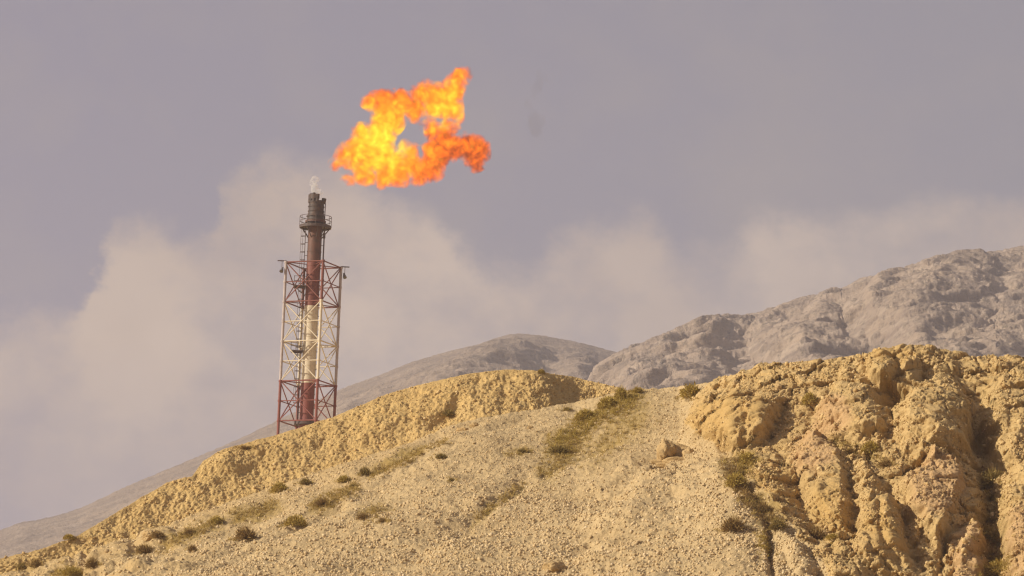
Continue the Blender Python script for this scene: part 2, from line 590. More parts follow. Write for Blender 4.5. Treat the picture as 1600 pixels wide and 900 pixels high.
def inside_dist(px, py, poly):
    d = poly_dist(px, py, poly + poly[:1])
    ins = np.zeros(px.shape, bool)
    for (ax, ay), (bx, by) in zip(poly, poly[1:] + poly[:1]):
        c = ((ay > py) != (by > py)) & (px < (bx - ax) * (py - ay) / (by - ay + 1e-9) + ax)
        ins ^= c
    return np.where(ins, d, 0)


calm = np.zeros(PX.shape)
for poly, h, ew in BLOCKS:
    sel = (pxc > min(p[0] for p in poly) - 20) & (pxc < max(p[0] for p in poly) + 20)
    w1, w2 = wob[:, sel] * 7, np.roll(wob[:, sel], 80, 1) * 7
    d_ = inside_dist(PX[:, sel] + w1, PY[:, sel] + w2, poly)
    disp[:, sel] += 0.66 * h * np.clip(d_ / (0.85 * ew), 0, 1)
    calm[:, sel] = np.maximum(calm[:, sel], np.clip(d_ / ew, 0, 1))

# blocky, crumbling rock on the outcrop only
ri = (rock > 0.01)
q = flat[ri.ravel()]
warp = np.stack([fbm(q * 0.8 + 5, 3), fbm(q * 0.8 + 50, 3), fbm(q * 0.8 + 90, 3)], -1) * 0.20
qq = q + warp
o1, f1, f2 = facets(qq * np.array([0.42, 0.42, 0.48]))
big = 0.40 * o1 - 0.22 * np.exp(-((f2 - f1) / 0.07) ** 2)
o1, f1, f2 = facets((q + warp * 0.5) * np.array([1.25, 1.25, 1.0]) + 7)
mid = 0.14 * o1 - 0.08 * np.exp(-((f2 - f1) / 0.08) ** 2)
o1, f1, f2 = facets((q + warp * 0.3) * 3.1 + 3)
crumb = 0.22 + 0.78 * sstep(-0.2, 0.5, fbm(q * 0.5 + 40, 2))
sml = 0.12 * o1 * (0.35 + 0.65 * crumb)
o1, f1, f2 = facets(q * 6.5 + 11)
fin = (0.055 * o1 + 0.05 * ridged(q * 4.5 + 3, 3, 0.6) + 0.05 * fbm(q * 9.0, 3, 0.7)) * crumb + 0.08 * fbm(q * 1.4, 3)
tot = np.zeros(PX.size)
edge_fade = rock.ravel()[ri.ravel()]
crestf = 0.55 + 0.45 * sstep(0, 45, (PY - yc[None, :]).ravel()[ri.ravel()])
quiet = 1 - 0.42 * calm.ravel()[ri.ravel()]
tot[ri.ravel()] = (big * crestf * quiet + mid * quiet + sml * (0.4 + 0.6 * quiet) + fin) * edge_fade
disp += tot.reshape(PX.shape)
# pebbly grain between the loose stones
f1, f2 = worley(flat * 6.5)
disp += (1 - rock) * (0.05 * (0.5 - f1)).reshape(PX.shape)

# rock relief stands out of the face (towards the valley) rather than straight up off the slope
outw = -dirs(PX, PY) * np.array([1, 1, 0.35])
outw /= np.linalg.norm(outw, axis=-1)[..., None]
kr = (0.65 * rock)[..., None]
dirv = NRM * (1 - kr) + outw * kr
Pm = Pm + dirv * (disp * (1 + 0.25 * rock))[..., None]
Pm = settle(Pm, PY, HILL_CREST, -40, 1640, reach=60.0)
# foot rows down to the plain, and the far side of the crest
foot = []
zg = -1.7
for k in range(5, 0, -1):
    f = k / 5
    r = R_B * (1 - f) + 140.0 * f
    p0 = Pm[0]
    dh = p0[:, :2] / np.hypot(p0[:, 0], p0[:, 1])[:, None]
    rr = np.hypot(p0[:, 0], p0[:, 1]) * (1 - f) + 140.0 * f
    foot.append(np.concatenate([dh * rr[:, None], (p0[:, 2] * (1 - f) + (zg - 0.6) * f)[:, None]], 1))
back = []
p0 = Pm[-1]
dh = p0[:, :2] / np.hypot(p0[:, 0], p0[:, 1])[:, None]
for dr, dz in ((0.15, 0.02), (0.4, 0.1), (0.8, 0.28), (1.5, 0.7), (3, 1.7), (6, 4), (12, 8), (25, 16)):
    back.append(np.concatenate([p0[:, :2] + dh * dr, p0[:, 2:] - dz], 1))
HG = np.concatenate([np.array(foot), Pm, np.array(back)], 0)
nf, nb = len(foot), len(back)


def pad(a, v=None):
    lo = np.repeat(a[:1], nf, 0)
    hi = np.repeat(a[-1:], nb, 0)
    return np.concatenate([lo, a, hi], 0)


veg = np.zeros(PX.shape)
for pts, w, n, kd in GRASS:
    x0, x1 = min(p[0] for p in pts) - 4 * w, max(p[0] for p in pts) + 4 * w
    sel = (pxc > x0) & (pxc < x1)
    d_ = poly_dist(PX[:, sel] + wob[:, sel] * 8, PY[:, sel], pts) / w
    veg[:, sel] = np.maximum(veg[:, sel], np.exp(-d_ ** 2) * min(1.0, n / 200 + 0.4))
pink = np.zeros(PX.shape)
for cx, cy, rx, ry, an in ((1465, 765, 50, 66, 10), (1517, 880, 40, 80, 0), (1272, 710, 46, 44, -18), (1600, 870, 40, 70, 0), (1300, 660, 40, 30, 0)):
    pink = np.maximum(pink, np.clip(bump(PX + wob * 10, PY, cx, cy, rx, ry, an, 1.6, 2), 0, 1))
och = np.zeros(PX.shape)
for cx, cy, rx, ry, an in ((1140, 660, 80, 45, -15), (1210, 760, 40, 50, -30), (1390, 840, 50, 60, 0), (1300, 800, 50, 50, 0), (1400, 560, 60, 20, 0)):
    och = np.maximum(och, np.clip(bump(PX + wob * 12, PY, cx, cy, rx, ry, an, 1.2, 2), 0, 1))
och = np.maximum(och * rock, 0.55 * sstep(420, 150, PX) * (1 - rock) * sstep(0.1, -0.3, wob))
fade = 0.35 * (sstep(60, 10, PY - yc[None, :])) * sstep(900, 500, PX)
och = np.maximum(och, fade)

rockp = pad(rock)
quads = grid_quads(*rockp.shape)
qm = rockp.ravel()[quads].mean(1) > 0.5
attrs_full = {'veg': pad(veg).ravel(), 'pink': pad(pink * rock).ravel(), 'ochre': pad(och).ravel()}
HV = HG.reshape(-1, 3)


def submesh(name, sel, mat):
    qs = quads[sel]
    used, inv = np.unique(qs, return_inverse=True)
    return mesh_np(name, HV[used], inv.reshape(-1, 4), None, mat, True, {k: v[used] for k, v in attrs_full.items()})


slope = tag(submesh('hillside', ~qm, M_gravel), 'pale sandy gravel hillside falling to the lower left', 'hillside', kind='structure')
outcrop = tag(submesh('rocky_hillside', qm, M_rock), 'lumpy yellow clay rock outcrop with cracks and a dark gully at the right', 'rock outcrop', kind='structure')

# ------------------------------------------------------------------ earth bank behind the slope, and the shelf the tower stands on
pxb = np.concatenate([np.linspace(-900, -40, 40)[:-1], np.arange(-40, 828, 1.35), np.arange(828, 975, 0.5), np.arange(975, 1020, 1.35), np.linspace(1020, 2500, 60)])
ycb = interp(BANK_CREST, pxb)
yhb = interp(HILL_CREST, pxb)
rcb = interp(list(zip(pxc, rc)), pxb)
yb2 = np.maximum(yhb, ycb) + 22
tq = (pxb - 838) / 130
turn = np.clip(0.5 * (tq + np.sqrt(tq * tq + 0.004)), 0, 1.6)
rb2 = rcb + 0.6 + turn * 4.5
hgt = (yb2 - ycb) / 31.0
rt2 = rb2 + np.clip(hgt * 1.25, 0.9, None)
Pb, BX, BY = slope_rows(pxb, yb2, rb2, ycb, rt2, 110)
fb = Pb.reshape(-1, 3)
nb_ = grid_normals(Pb)
wall = fbm(fb * np.array([1.5, 1.5, 0.5]), 4, 0.55) * 0.10 + fbm(fb * 0.35, 3) * 0.22
f1, f2 = worley((fb + 0.15 * np.stack([perlin(fb * 2), perlin(fb * 2 + 9), perlin(fb * 2 + 17)], -1)) * np.array([4.6, 4.6, 2.6]))
wall += (0.035 * (0.55 - f1) - 0.012 * np.exp(-((f2 - f1) / 0.12) ** 2)) * sstep(-0.5, 0.4, fbm(fb * 0.7 + 8, 2))
o1, f1, f2 = facets(fb * np.array([6.0, 6.0, 3.6]) + 4)
wall += 0.03 * o1
f1, f2 = worley(fb * np.array([13.0, 13.0, 9.0]))
wall += 0.02 * (0.5 - f1)
wall += 0.045 * fbm(fb * np.array([6, 6, 3.5]), 3, 0.6)
cf = 0.35 + 0.65 * sstep(0, 14, (BY - ycb[None, :]).ravel())
wall = (wall * cf).reshape(BX.shape)
wall -= 0.24 * np.exp(-(poly_dist(BX, BY, [(712, 632), (700, 646), (676, 664)]) / 8) ** 2)
wall += bump(BX, BY, 360, 725, 60, 22, -25, 0.35, 2) + bump(BX, BY, 640, 640, 80, 30, -15, 0.3, 2)
Pb = Pb + nb_ * wall[..., None]
Pb = settle(Pb, BY, BANK_CREST, -40, 960, reach=40.0)
top = Pb[-1]
rr0 = np.hypot(top[:, 0], top[:, 1])
dh = top[:, :2] / rr0[:, None]
tan0 = top[:, 2] / rr0
rows = []
for R_, dy in ((0.3, 1.2), (0.8, 4), (2, 9), (5, 14), (15, 20), (40, 22), (80, 24), (140, 25), (200, 26), (255, 27), (300, 31), (420, 70), (700, 250), (1200, 480)):
    rr = rr0 + R_
    rows.append(np.concatenate([dh * rr[:, None], (rr * (tan0 - dy / F))[:, None]], 1))
BG = np.concatenate([Pb, np.array(rows)], 0)
zer = np.zeros(BG.shape[0] * BG.shape[1])
bank_o = 0.25 + 0.0 * zer
bank = tag(mesh_np('earth_bank_hillside', BG.reshape(-1, 3), grid_quads(*BG.shape[:2]), None, M_bank, True,
                   {'veg': zer, 'pink': zer, 'ochre': bank_o}),
           'yellow crumbling earth bank along the top of the slope below the tower', 'earth bank', kind='structure')

# ------------------------------------------------------------------ mountains


def mountain(name, crest, x0, x1, dx, r_base, r_top, y_base, rows_n, ridges, seed, label, amp=1.0):
    px = np.arange(x0, x1, dx).astype(float)
    yt = interp(crest, px)
    hw = 28 if seed < 200 else 11
    k_ = np.hanning(2 * hw + 1); k_ /= k_.sum()
    yt = np.convolve(np.pad(yt, hw, mode='edge'), k_, 'valid')
    yb = yt + y_base
    P, X, Y = slope_rows(px, yb, np.full(len(px), float(r_base)), yt, np.full(len(px), float(r_top)), rows_n)
    f = P.reshape(-1, 3)
    n = grid_normals(P)
    # spurs run down the slope: compress the noise along the fall line
    g = f * np.array([1.0, 0.45, 0.6]) + seed
    w = np.stack([fbm(f / 60 + 3, 3), fbm(f / 60 + 21, 3), fbm(f / 60 + 47, 3)], -1) * 14
    cr = 0.14 + 0.86 * sstep(0, 38, (Y - yt[None, :]).ravel())
    d = 8.5 * ridged((g + w) / 75, 5, 0.5) * cr + 2.0 * ridged((g + w * 0.6) / 24, 4, 0.55) * (0.15 + 0.85 * cr)
    st = np.stack([f[:, 0] / 22, f[:, 1] / 60, (f[:, 2] - 0.32 * f[:, 0]) / 4.5], -1) + seed
    d += 2.0 * fbm(st + 0.35 * fbm(f / 25 + 4, 2)[:, None], 4, 0.6) * (0.35 + 0.65 * cr)
    d += 0.95 * fbm(f * np.array([1, 1, 1.5]) / 4.2 + seed, 3, 0.65) * (0.5 + 0.5 * cr)
    d += 0.75 * fbm(f / 2.3 + seed, 2, 0.7)
    f1, f2 = worley(f / 9.0 + seed)
    d += 0.3 * (0.5 - f1) * sstep(0.0, 0.5, fbm(f / 40 + seed, 2))
    d *= amp
    d = d.reshape(X.shape)
    wb = fbm(f / 30, 3).reshape(X.shape)
    for pts, wd, h in ridges:
        q = poly_dist(X + wb * wd * 0.30, Y + wb * 8, pts) / wd
        q = np.sqrt(q * q + 0.012)
        d += (1.5 * h * np.clip(1 - q, 0, None)) * (0.04 + 0.96 * sstep(0, 60, Y - yt[None, :]))
    out_ = -dirs(X, Y) * np.array([1, 1, 0.4])
    out_ /= np.linalg.norm(out_, axis=-1)[..., None]
    P = P + (n * 0.35 + out_ * 0.75) * d[..., None]
    P = settle(P, Y, crest, x0 + 20, x1 - 20)
    tp = P[-1]
    rows = []
    r0 = np.hypot(tp[:, 0], tp[:, 1])
    dh = tp[:, :2] / r0[:, None]
    for dr, dz in ((4, 0.6), (12, 3), (40, 14), (150, 80), (500, 340)):
        rows.append(np.concatenate([tp[:, :2] + dh * dr, tp[:, 2:] - dz], 1))
    G = np.concatenate([P, np.array(rows)], 0)
    o = mesh_np(name, G.reshape(-1, 3), grid_quads(*G.shape[:2]), None, M_mount_far if seed < 200 else M_mount, True)
    return tag(o, label, 'mountain', kind='structure')


mountain('mountain', MTN_BACK, -700, 1500, 1.6, 1900, 2900, 170, 200,
         [([(806, 515), (785, 545), (745, 590), (700, 640)], 75, 26), ([(905, 530), (915, 560), (905, 600)], 45, 12),
          ([(690, 545), (650, 580), (600, 620)], 45, 8), ([(560, 590), (545, 620), (540, 660)], 40, 8)],
         100.0, 'hazy grey mountain ridge with a central peak sloping down to the far left', 0.8)
mountain('mountain', MTN_FRONT, 820, 2480, 1.3, 1550, 2400, 260, 290,
         [([(1105, 490), (1085, 525), (1050, 560), (1000, 610)], 120, 34), ([(1345, 428), (1320, 480), (1290, 530), (1270, 570)], 95, 26),
          ([(1525, 388), (1500, 430), (1470, 480), (1440, 530)], 90, 28), ([(1230, 470), (1215, 510), (1190, 560)], 50, 12),
          ([(1430, 415), (1400, 470), (1375, 520)], 50, 12), ([(1640, 370), (1620, 430), (1580, 500), (1560, 560)], 90, 13)],
         300.0, 'bare grey brown mountain rising to the upper right behind the outcrop', 1.0)

# ------------------------------------------------------------------ the plain
gr = 6000.0
g = np.linspace(-1, 1, 61)
gx, gy = np.meshgrid(np.sign(g) * np.abs(g) ** 2 * gr, np.sign(g) * np.abs(g) ** 2 * gr)
gz = np.full(gx.shape, zg)
ground = tag(mesh_np('ground', np.stack([gx, gy, gz], -1).reshape(-1, 3), grid_quads(61, 61), None, M_ground),
             'dry sandy plain at the foot of the hill', 'ground', kind='structure')

# ------------------------------------------------------------------ loose stones
t_ = (1 + 5 ** 0.5) / 2
ICO_V = np.array([(-1, t_, 0), (1, t_, 0), (-1, -t_, 0), (1, -t_, 0), (0, -1, t_), (0, 1, t_), (0, -1, -t_), (0, 1, -t_), (t_, 0, -1), (t_, 0, 1), (-t_, 0, -1), (-t_, 0, 1)], float)
ICO_V /= np.linalg.norm(ICO_V[0])
ICO_F = np.array([(0, 11, 5), (0, 5, 1), (0, 1, 7), (0, 7, 10), (0, 10, 11), (1, 5, 9), (5, 11, 4), (11, 10, 2), (10, 7, 6), (7, 1, 8), (3, 9, 4), (3, 4, 2), (3, 2, 6), (3, 6, 8), (3, 8, 9), (4, 9, 5), (2, 4, 11), (6, 2, 10), (8, 6, 7), (9, 8, 1)])


def rand_rot(n):
    q = rng.normal(size=(n, 4))
    q /= np.linalg.norm(q, axis=1)[:, None]
    w, x, y, z = q.T
    return np.stack([np.stack([1 - 2 * (y * y + z * z), 2 * (x * y - z * w), 2 * (x * z + y * w)], -1),
                     np.stack([2 * (x * y + z * w), 1 - 2 * (x * x + z * z), 2 * (y * z - x * w)], -1),
                     np.stack([2 * (x * z - y * w), 2 * (y * z + x * w), 1 - 2 * (x * x + y * y)], -1)], 1)


def stones(name, pts, rad, mat, label, cat):
    n = len(pts)
    v = ICO_V[None] * (1 + rng.normal(0, 0.16, (n, 12, 1)))
    v = v * rng.uniform(0.65, 1.25, (n, 1, 3))
    v = np.einsum('nij,nkj->nki', rand_rot(n), v) * rad[:, None, None] + pts[:, None, :]
    tr = (ICO_F[None] + (np.arange(n) * 12)[:, None, None]).reshape(-1, 3)
    return tag(mesh_np(name, v.reshape(-1, 3), None, tr, mat), label, cat, kind='stuff')


def grid_pick(P, pxs, yb, yt, n_rows, px, py):
    ci = np.interp(px, pxs, np.arange(len(pxs)))
    c0 = np.clip(np.round(ci).astype(int), 0, len(pxs) - 1)
    s = (py - yb[c0]) / (yt[c0] - yb[c0])
    ok = (s > 0) & (s < 0.995)
    r0 = np.clip(np.round(s * (n_rows - 1)).astype(int), 0, n_rows - 1)
    return r0, c0, ok


NS = 125000
px_, py_ = rng.uniform(-60, 1500, NS), rng.uniform(590, 925, NS)
r_i, c_i, ok = grid_pick(Pm, pxc, yb_, yc, NR, px_, py_)
dens = (1 - rock[r_i, c_i]) * (1 - 0.75 * veg[r_i, c_i]) * np.clip(0.75 + 0.6 * wob[r_i, c_i], 0.15, 1)
run = fbm(lq, 3).reshape(PX.shape)[r_i, c_i] * (0.4 + 0.6 * left[r_i, c_i]) + 0.8 * fbm(Pm[r_i, c_i] * 0.33 + 60, 3)
dens *= np.clip(0.78 + 0.75 * run, 0.10, 1)
dens *= np.where(PX[r_i, c_i] < 300, 0.6, 1)
ok &= rng.random(NS) < dens
pts = Pm[r_i, c_i][ok] + rng.normal(0, 0.02, (ok.sum(), 3))
rad = np.clip(rng.lognormal(math.log(0.041), 0.30, len(pts)), 0.018, 0.11)
big_z = 0.7 + 0.5 * sstep(650, 880, py_[ok])
rad *= big_z
stones('gravel', pts, rad, M_stone, 'loose pale stones covering the hillside', 'gravel')
NS = 55000
px_, py_ = rng.uniform(1050, 1630, NS), rng.uniform(535, 925, NS)
r_i, c_i, ok = grid_pick(Pm, pxc, yb_, yc, NR, px_, py_)
ok &= rng.random(NS) < rock[r_i, c_i] * (1 - 0.6 * calm[r_i, c_i]) * np.clip(0.40 + 1.5 * wob[r_i, c_i], 0.06, 1)
pts = Pm[r_i, c_i][ok] + rng.normal(0, 0.02, (ok.sum(), 3))
stones('rubble', pts, np.clip(rng.lognormal(math.log(0.029), 0.5, len(pts)), 0.02, 0.16), M_clod, 'small clods and rubble lying on the clay outcrop', 'rubble')
NS = 26000
px_, py_ = rng.uniform(-30, 980, NS), rng.uniform(575, 900, NS)
r_i, c_i, ok = grid_pick(Pb, pxb, yb2, ycb, 110, px_, py_)
pts = Pb[r_i, c_i][ok] + rng.normal(0, 0.02, (ok.sum(), 3))
stones('rubble', pts, np.clip(rng.lognormal(math.log(0.027), 0.45, len(pts)), 0.02, 0.12), M_clod, 'ochre clods crumbling from the earth bank', 'rubble')

# ------------------------------------------------------------------ ray casting on the hill
allv = np.concatenate([HV, BG.reshape(-1, 3)])
allq = np.concatenate([quads, grid_quads(*BG.shape[:2]) + len(HV)])
step_keep = allq
bvh = BVHTree.FromPolygons(allv.tolist(), step_keep.tolist())


def hit(px, py):
    d = V(dirs(px, py)).normalized()
    loc, n, i, dist = bvh.ray_cast(Vector((0, 0, 0)), d, 1200)
    if loc is None or dist > 330: return None, None, None
    if n.z < 0: n = -n
    return loc, n, dist


# ------------------------------------------------------------------ vegetation
def blades(n, spread, length, width, dome, leafy=False):
    """Tuft of thin blades/twigs growing from the middle of a dome."""
    a = rng.uniform(0, 2 * math.pi, n)
    el = np.arcsin(rng.uniform(0.05, 1, n) ** 0.8)
    d = np.stack([np.cos(a) * np.cos(el), np.sin(a) * np.cos(el), np.sin(el) * dome], -1)
    if leafy:
        rr = rng.uniform(0.35, 1.0, n) ** 0.6
        base = d * rr[:, None] * spread
        base += rng.normal(0, 0.06, (n, 3)) * spread
        dd = d + rng.normal(0, 0.5, (n, 3))
    else:
        base = d * rng.uniform(0.0, 0.45, n)[:, None] * spread
        base[:, 2] *= 0.4
        dd = d + rng.normal(0, 0.22, (n, 3))
    dd /= np.linalg.norm(dd, axis=1)[:, None]
    L = length * rng.uniform(0.55, 1.15, n)
    side = np.cross(dd, rng.normal(size=(n, 3)))
    side /= np.linalg.norm(side, axis=1)[:, None]
    w = width * rng.uniform(0.6, 1.3, n)
    tip = base + dd * L[:, None]
    tip[:, 2] -= 0.10 * L * (1 - d[:, 2])
    midp = base + dd * (L * 0.5)[:, None]
    v = np.stack([base, midp - side * w[:, None], tip, midp + side * w[:, None]], 1)
    v[..., 2] = np.maximum(v[..., 2], -0.06)
    return v.reshape(-1, 3), np.arange(n * 4).reshape(-1, 4)


def shrub_mesh(name, kind):
    if kind == 'green':
        parts = [blades(900, 0.46, 0.16, 0.020, 0.85, True), blades(70, 0.2, 0.5, 0.008, 0.9)]
    elif kind == 'dome':
        parts = [blades(900, 0.46, 0.13, 0.018, 0.72, True), blades(120, 0.3, 0.45, 0.009, 0.75)]
    elif kind == 'twig':
        parts = [blades(520, 0.42, 0.42, 0.010, 0.9), blades(380, 0.44, 0.14, 0.014, 0.7, True)]
    else:
        parts = [blades(420, 0.4, 0.40, 0.010, 0.7), blades(560, 0.44, 0.12, 0.016, 0.6, True)]
    vs, qs, o = [], [], 0
    for v, q in parts:
        vs.append(v); qs.append(q + o); o += len(v)
    return np.concatenate(vs), np.concatenate(qs)


KIND_MAT = {'green': M_olive, 'dome': M_olive, 'twig': M_brown, 'dark': M_dark}
protos = {}
for kd in KIND_MAT:
    protos[kd] = []
    for k in range(3):
        v, q = shrub_mesh('shrub', kd)
        ob = mesh_np('shrub', v, q, None, KIND_MAT[kd], link=False)
        protos[kd].append(ob)

SHRUBS = [  # px, py (foot), width px, height px, kind, label
    (1079, 623, 36, 24, 'green', 'round olive bush alone on the skyline between bank and outcrop'),
    (570, 742, 21, 19, 'dark', 'dark upright shrub above a strip of straw grass in mid slope'),
    (477, 756, 20, 13, 'dark', 'small dark shrub just under the bank below the tower'),
    (437, 769, 26, 16, 'green', 'olive shrub under the bank left of the small dark one below the tower'),
    (537, 754, 20, 12, 'green', 'flat olive shrub left of the dark upright shrub in mid slope'),
    (552, 762, 14, 9, 'dark', 'tiny shrub at the upper end of the long straw grass strip'),
    (462, 822, 36, 21, 'dome', 'dark green dome shaped shrub on bare gravel'),
    (384, 843, 38, 26, 'twig', 'spiky brown shrub with a long shadow left of the green dome'),
    (689, 715, 20, 10, 'dark', 'low dark shrub on open gravel below the hollow in the bank'),
    (226, 864, 32, 18, 'twig', 'brown twiggy shrub on the lower left ledge'),
    (300, 861, 15, 13, 'twig', 'small pale brown shrub on the gravel right of the lower left ledge'),
    (338, 818, 20, 15, 'dome', 'green grey shrub at the right end of the low grassy ledge'),
    (297, 835, 22, 12, 'twig', 'brown shrub in straw grass on the low ledge'),
    (246, 840, 24, 14, 'twig', 'brown shrub on a rounded clod left of the grassy ledge'),
    (144, 886, 26, 20, 'twig', 'dark twiggy shrub in a cleft near the bottom left corner'),
    (57, 884, 16, 15, 'twig', 'small dark shrub with a twin beside it near the left edge'),
    (33, 888, 15, 12, 'dark', 'leftmost small dark shrub at the left edge'),
    (108, 843, 20, 9, 'green', 'green shrub on the crest at far left'),
    (112, 899, 30, 14, 'green', 'bright green low shrub at the bottom edge on the left'),
    (1145, 829, 40, 28, 'twig', 'large rusty brown shrub on gravel beside the rill'),
    (1168, 724, 26, 18, 'green', 'olive shrub at the foot of the left clay cliff'),
    (874, 708, 38, 18, 'dark', 'broad dark brown shrub low in the grassy patch'),
    (915, 656, 32, 18, 'green', 'olive shrub in the middle of the grassy patch'),
    (949, 637, 30, 18, 'green', 'wide olive shrub just below the top of the grassy patch'),
    (969, 625, 20, 22, 'green', 'tall bright green shrub at the top of the grassy patch'),
    (996, 614, 18, 10, 'green', 'small green shrub on the crest right of the grassy patch'),
    (1275, 842, 30, 26, 'twig', 'rusty brown shrub in a cleft at the foot of the outcrop'),
    (1300, 843, 20, 10, 'green', 'flat green shrub beside the rusty one in the cleft'),
    (1360, 706, 28, 18, 'green', 'yellow green tuft on the outcrop ledge under the cavity'),
    (1384, 729, 26, 16, 'twig', 'orange brown tuft on the ledge above the big pink block'),
    (1330, 710, 18, 14, 'twig', 'brown tuft at the left end of the outcrop ledge'),
    (1264, 630, 22, 18, 'green', 'pale olive tuft high on the left shoulder of the outcrop'),
    (1552, 757, 40, 34, 'dark', 'dark bush filling the head of the shaded gully'),
    (1543, 845, 34, 32, 'dark', 'dark bush halfway down the shaded gully'),
    (1560, 899, 44, 24, 'green', 'green bush at the mouth of the gully on the bottom edge'),
    (815, 706, 14, 8, 'dark', 'tiny dark shrub on gravel left of the grassy patch'),
    (705, 752, 12, 8, 'dark', 'tiny dark shrub alone on open gravel in mid picture'),
    (568, 811, 24, 12, 'twig', 'pale brown shrub low on the open gravel below the straw strip'),
    (598, 816, 16, 10, 'twig', 'small pale shrub right of another on the open gravel'),
    (701, 649, 22, 14, 'dark', 'dark shrub in the hollow of the yellow bank'),
    (384, 701, 22, 6, 'twig', 'low brown shrub on the bank crest left of the tower'),
    (846, 583, 12, 7, 'green', 'tiny green shrub on the top corner of the bank'),
    (505, 789, 30, 14, 'twig', 'brown shrub inside the long straw grass strip'),
    (1215, 826, 30, 22, 'dark', 'dark shrub at the lower end of the brown scrub by the rill'),
    (1150, 760, 30, 22, 'green', 'olive shrub halfway down the brown scrub beside the cliff'),
    (1190, 802, 30, 22, 'twig', 'brown shrub low in the scrub beside the cliff'),
    (886, 641, 14, 8, 'dark', 'tiny dark shrub on the slope above and left of the grassy patch'),
]
for i, (px, py, w, h, kd, lab) in enumerate(SHRUBS):
    loc, n, dist = hit(px, py)
    if loc is None: continue
    src = protos[kd][i % 3]
    o = src.copy()
    COL.objects.link(o)
    o.name = 'shrub'
    sc = dist / F
    o.scale = (w * sc * 1.08, w * sc * 1.0, h * sc * 2.2)
    o.location = loc - Vector((0, 0, 0.02)) + n * 0.0
    # lean the bush a little with the slope
    o.rotation_euler = (random.uniform(-.12, .05), random.uniform(-.1, .1), random.uniform(0, 6.28))
    tag(o, lab, 'shrub', 'shrubs scattered over the hillside')

# dry grass as one mass, with wisps at the foot of the shrubs too
GRASS = GRASS + [([(x - w * 0.7, y + 1), (x + w * 0.7, y - 2)], 4, int(3 + w * 0.4), 'straw') for x, y, w, h, k_, l_ in SHRUBS]
gv, gq, gm, off = [], [], [], 0
for pts, w, ntuft, kd in GRASS:
    seg = np.array(pts, float)
    ln = np.hypot(*np.diff(seg, axis=0).T)
    cum = np.concatenate([[0], np.cumsum(ln)])
    for k in range(ntuft):
        u = rng.uniform(0, cum[-1])
        bx, by = np.interp(u, cum, seg[:, 0]), np.interp(u, cum, seg[:, 1])
        loc, n, dist = hit(bx + rng.normal(0, w * 0.6), by + rng.normal(0, w * 0.5))
        if loc is None: continue
        sz = rng.uniform(0.12, 0.30) * (0.85 if kd == 'straw' else 1.0)
        v, q = blades(16, sz * 0.5, sz, 0.009, 1.0)
        gv.append(v + np.array(loc)); gq.append(q + off); off += len(v)
        gm += [{'straw': 0, 'olive': 1, 'brown': 2}[kd] if rng.random() < 0.75 else int(rng.integers(0, 3))] * len(q)
grass = mesh_np('dry_grass', np.concatenate(gv), np.concatenate(gq))
for m in (M_straw, M_olive, M_brown): grass.data.materials.append(m)
grass.data.polygons.foreach_set('material_index', np.array(gm, np.int32))
tag(grass, 'dry straw and olive grass in strips across the hillside', 'grass', kind='stuff')

# a few boulders one can tell apart
BOULDERS = [  # px, py foot, w, h, label
    (1060, 731, 74, 38, 'hollow yellow clay chunk standing at the tip of the gravel cone'),
    (868, 897, 40, 20, 'pale flat rock lying at the bottom edge of the gravel'),
    (1519, 648, 13, 17, 'pale stone wedged in the upper gully'),
    (1523, 682, 12, 12, 'smaller pale stone below another in the upper gully'),
    (722, 678, 22, 11, 'brown rock on the slope right of the hollow in the bank'),
    (742, 668, 12, 8, 'small brown stone uphill of the brown rock by the bank'),
    (828, 672, 10, 7, 'small dark stone on the open slope under the bank corner'),
    (1150, 604, 12, 10, 'knobby stone on the upper left shoulder of the outcrop'),
    (1216, 612, 14, 14, 'rounded grey stone on the left shoulder of the outcrop'),
    (238, 846, 36, 20, 'rounded yellow clod on the lower left ledge'),
]
for i, (px, py, w, h, lab) in enumerate(BOULDERS):
    loc, n, dist = hit(px, py - h * 0.35)
    if loc is None: continue
    bm = bmesh.new()
    bmesh.ops.create_icosphere(bm, subdivisions=5, radius=1.0)
    v = np.array([x.co[:] for x in bm.verts])
    o1, f1, f2 = facets(v * 0.9 + i * 13)
    dsp = 1 + 0.30 * o1 - 0.10 * np.exp(-((f2 - f1) / 0.08) ** 2) + 0.22 * fbm(v * 1.6 + i * 7, 4)
    f1, f2 = worley(v * 5 + i * 5)
    dsp += 0.09 * (0.5 - f1) + 0.05 * fbm(v * 6, 3)
    if i == 0:  # two worn pillars on a low base, with a dark recess between them
        me_ = [((-.55, 0, .45), (.36, .5, .85)), ((.42, -.15, .15), (.27, .4, .62)), ((0, 0, -.3), (1.0, .6, .45)), ((-.05, .5, .3), (.7, .3, .75))]
        bm.free(); bm = bmesh.new(); dsp = []
        for k_, (c_, r_) in enumerate(me_):
            rt_ = bmesh.ops.create_icosphere(bm, subdivisions=4, radius=1.0)
            vv = np.array([x.co[:] for x in rt_['verts']])
            o1, f1, f2 = facets(vv * 1.4 + k_ * 9)
            ds = 1 + 0.28 * o1 + 0.14 * fbm(vv * 2.5 + k_, 4, 0.6)
            for x, d_ in zip(rt_['verts'], ds): x.co = Vector([x.co[j] * d_ * r_[j] + c_[j] for j in range(3)])
        dsp = np.ones(len(bm.verts))
    for x, s in zip(bm.verts, dsp): x.co *= s
    me = bpy.data.meshes.new('boulder'); bm.to_mesh(me); bm.free()
    me.polygons.foreach_set('use_smooth', np.ones(len(me.polygons), bool))
    me.materials.append(M_boulder)
    o = bpy.data.objects.new('boulder', me); COL.objects.link(o)
    sc = dist / F
    o.scale = (w * sc * 0.5, w * sc * 0.42, h * sc * 0.62)
    o.location = loc
    o.rotation_euler = (0, 0, 0 if i == 0 else random.uniform(0, 6.28))
    tag(o, lab, 'boulder', 'loose rocks on the hill')

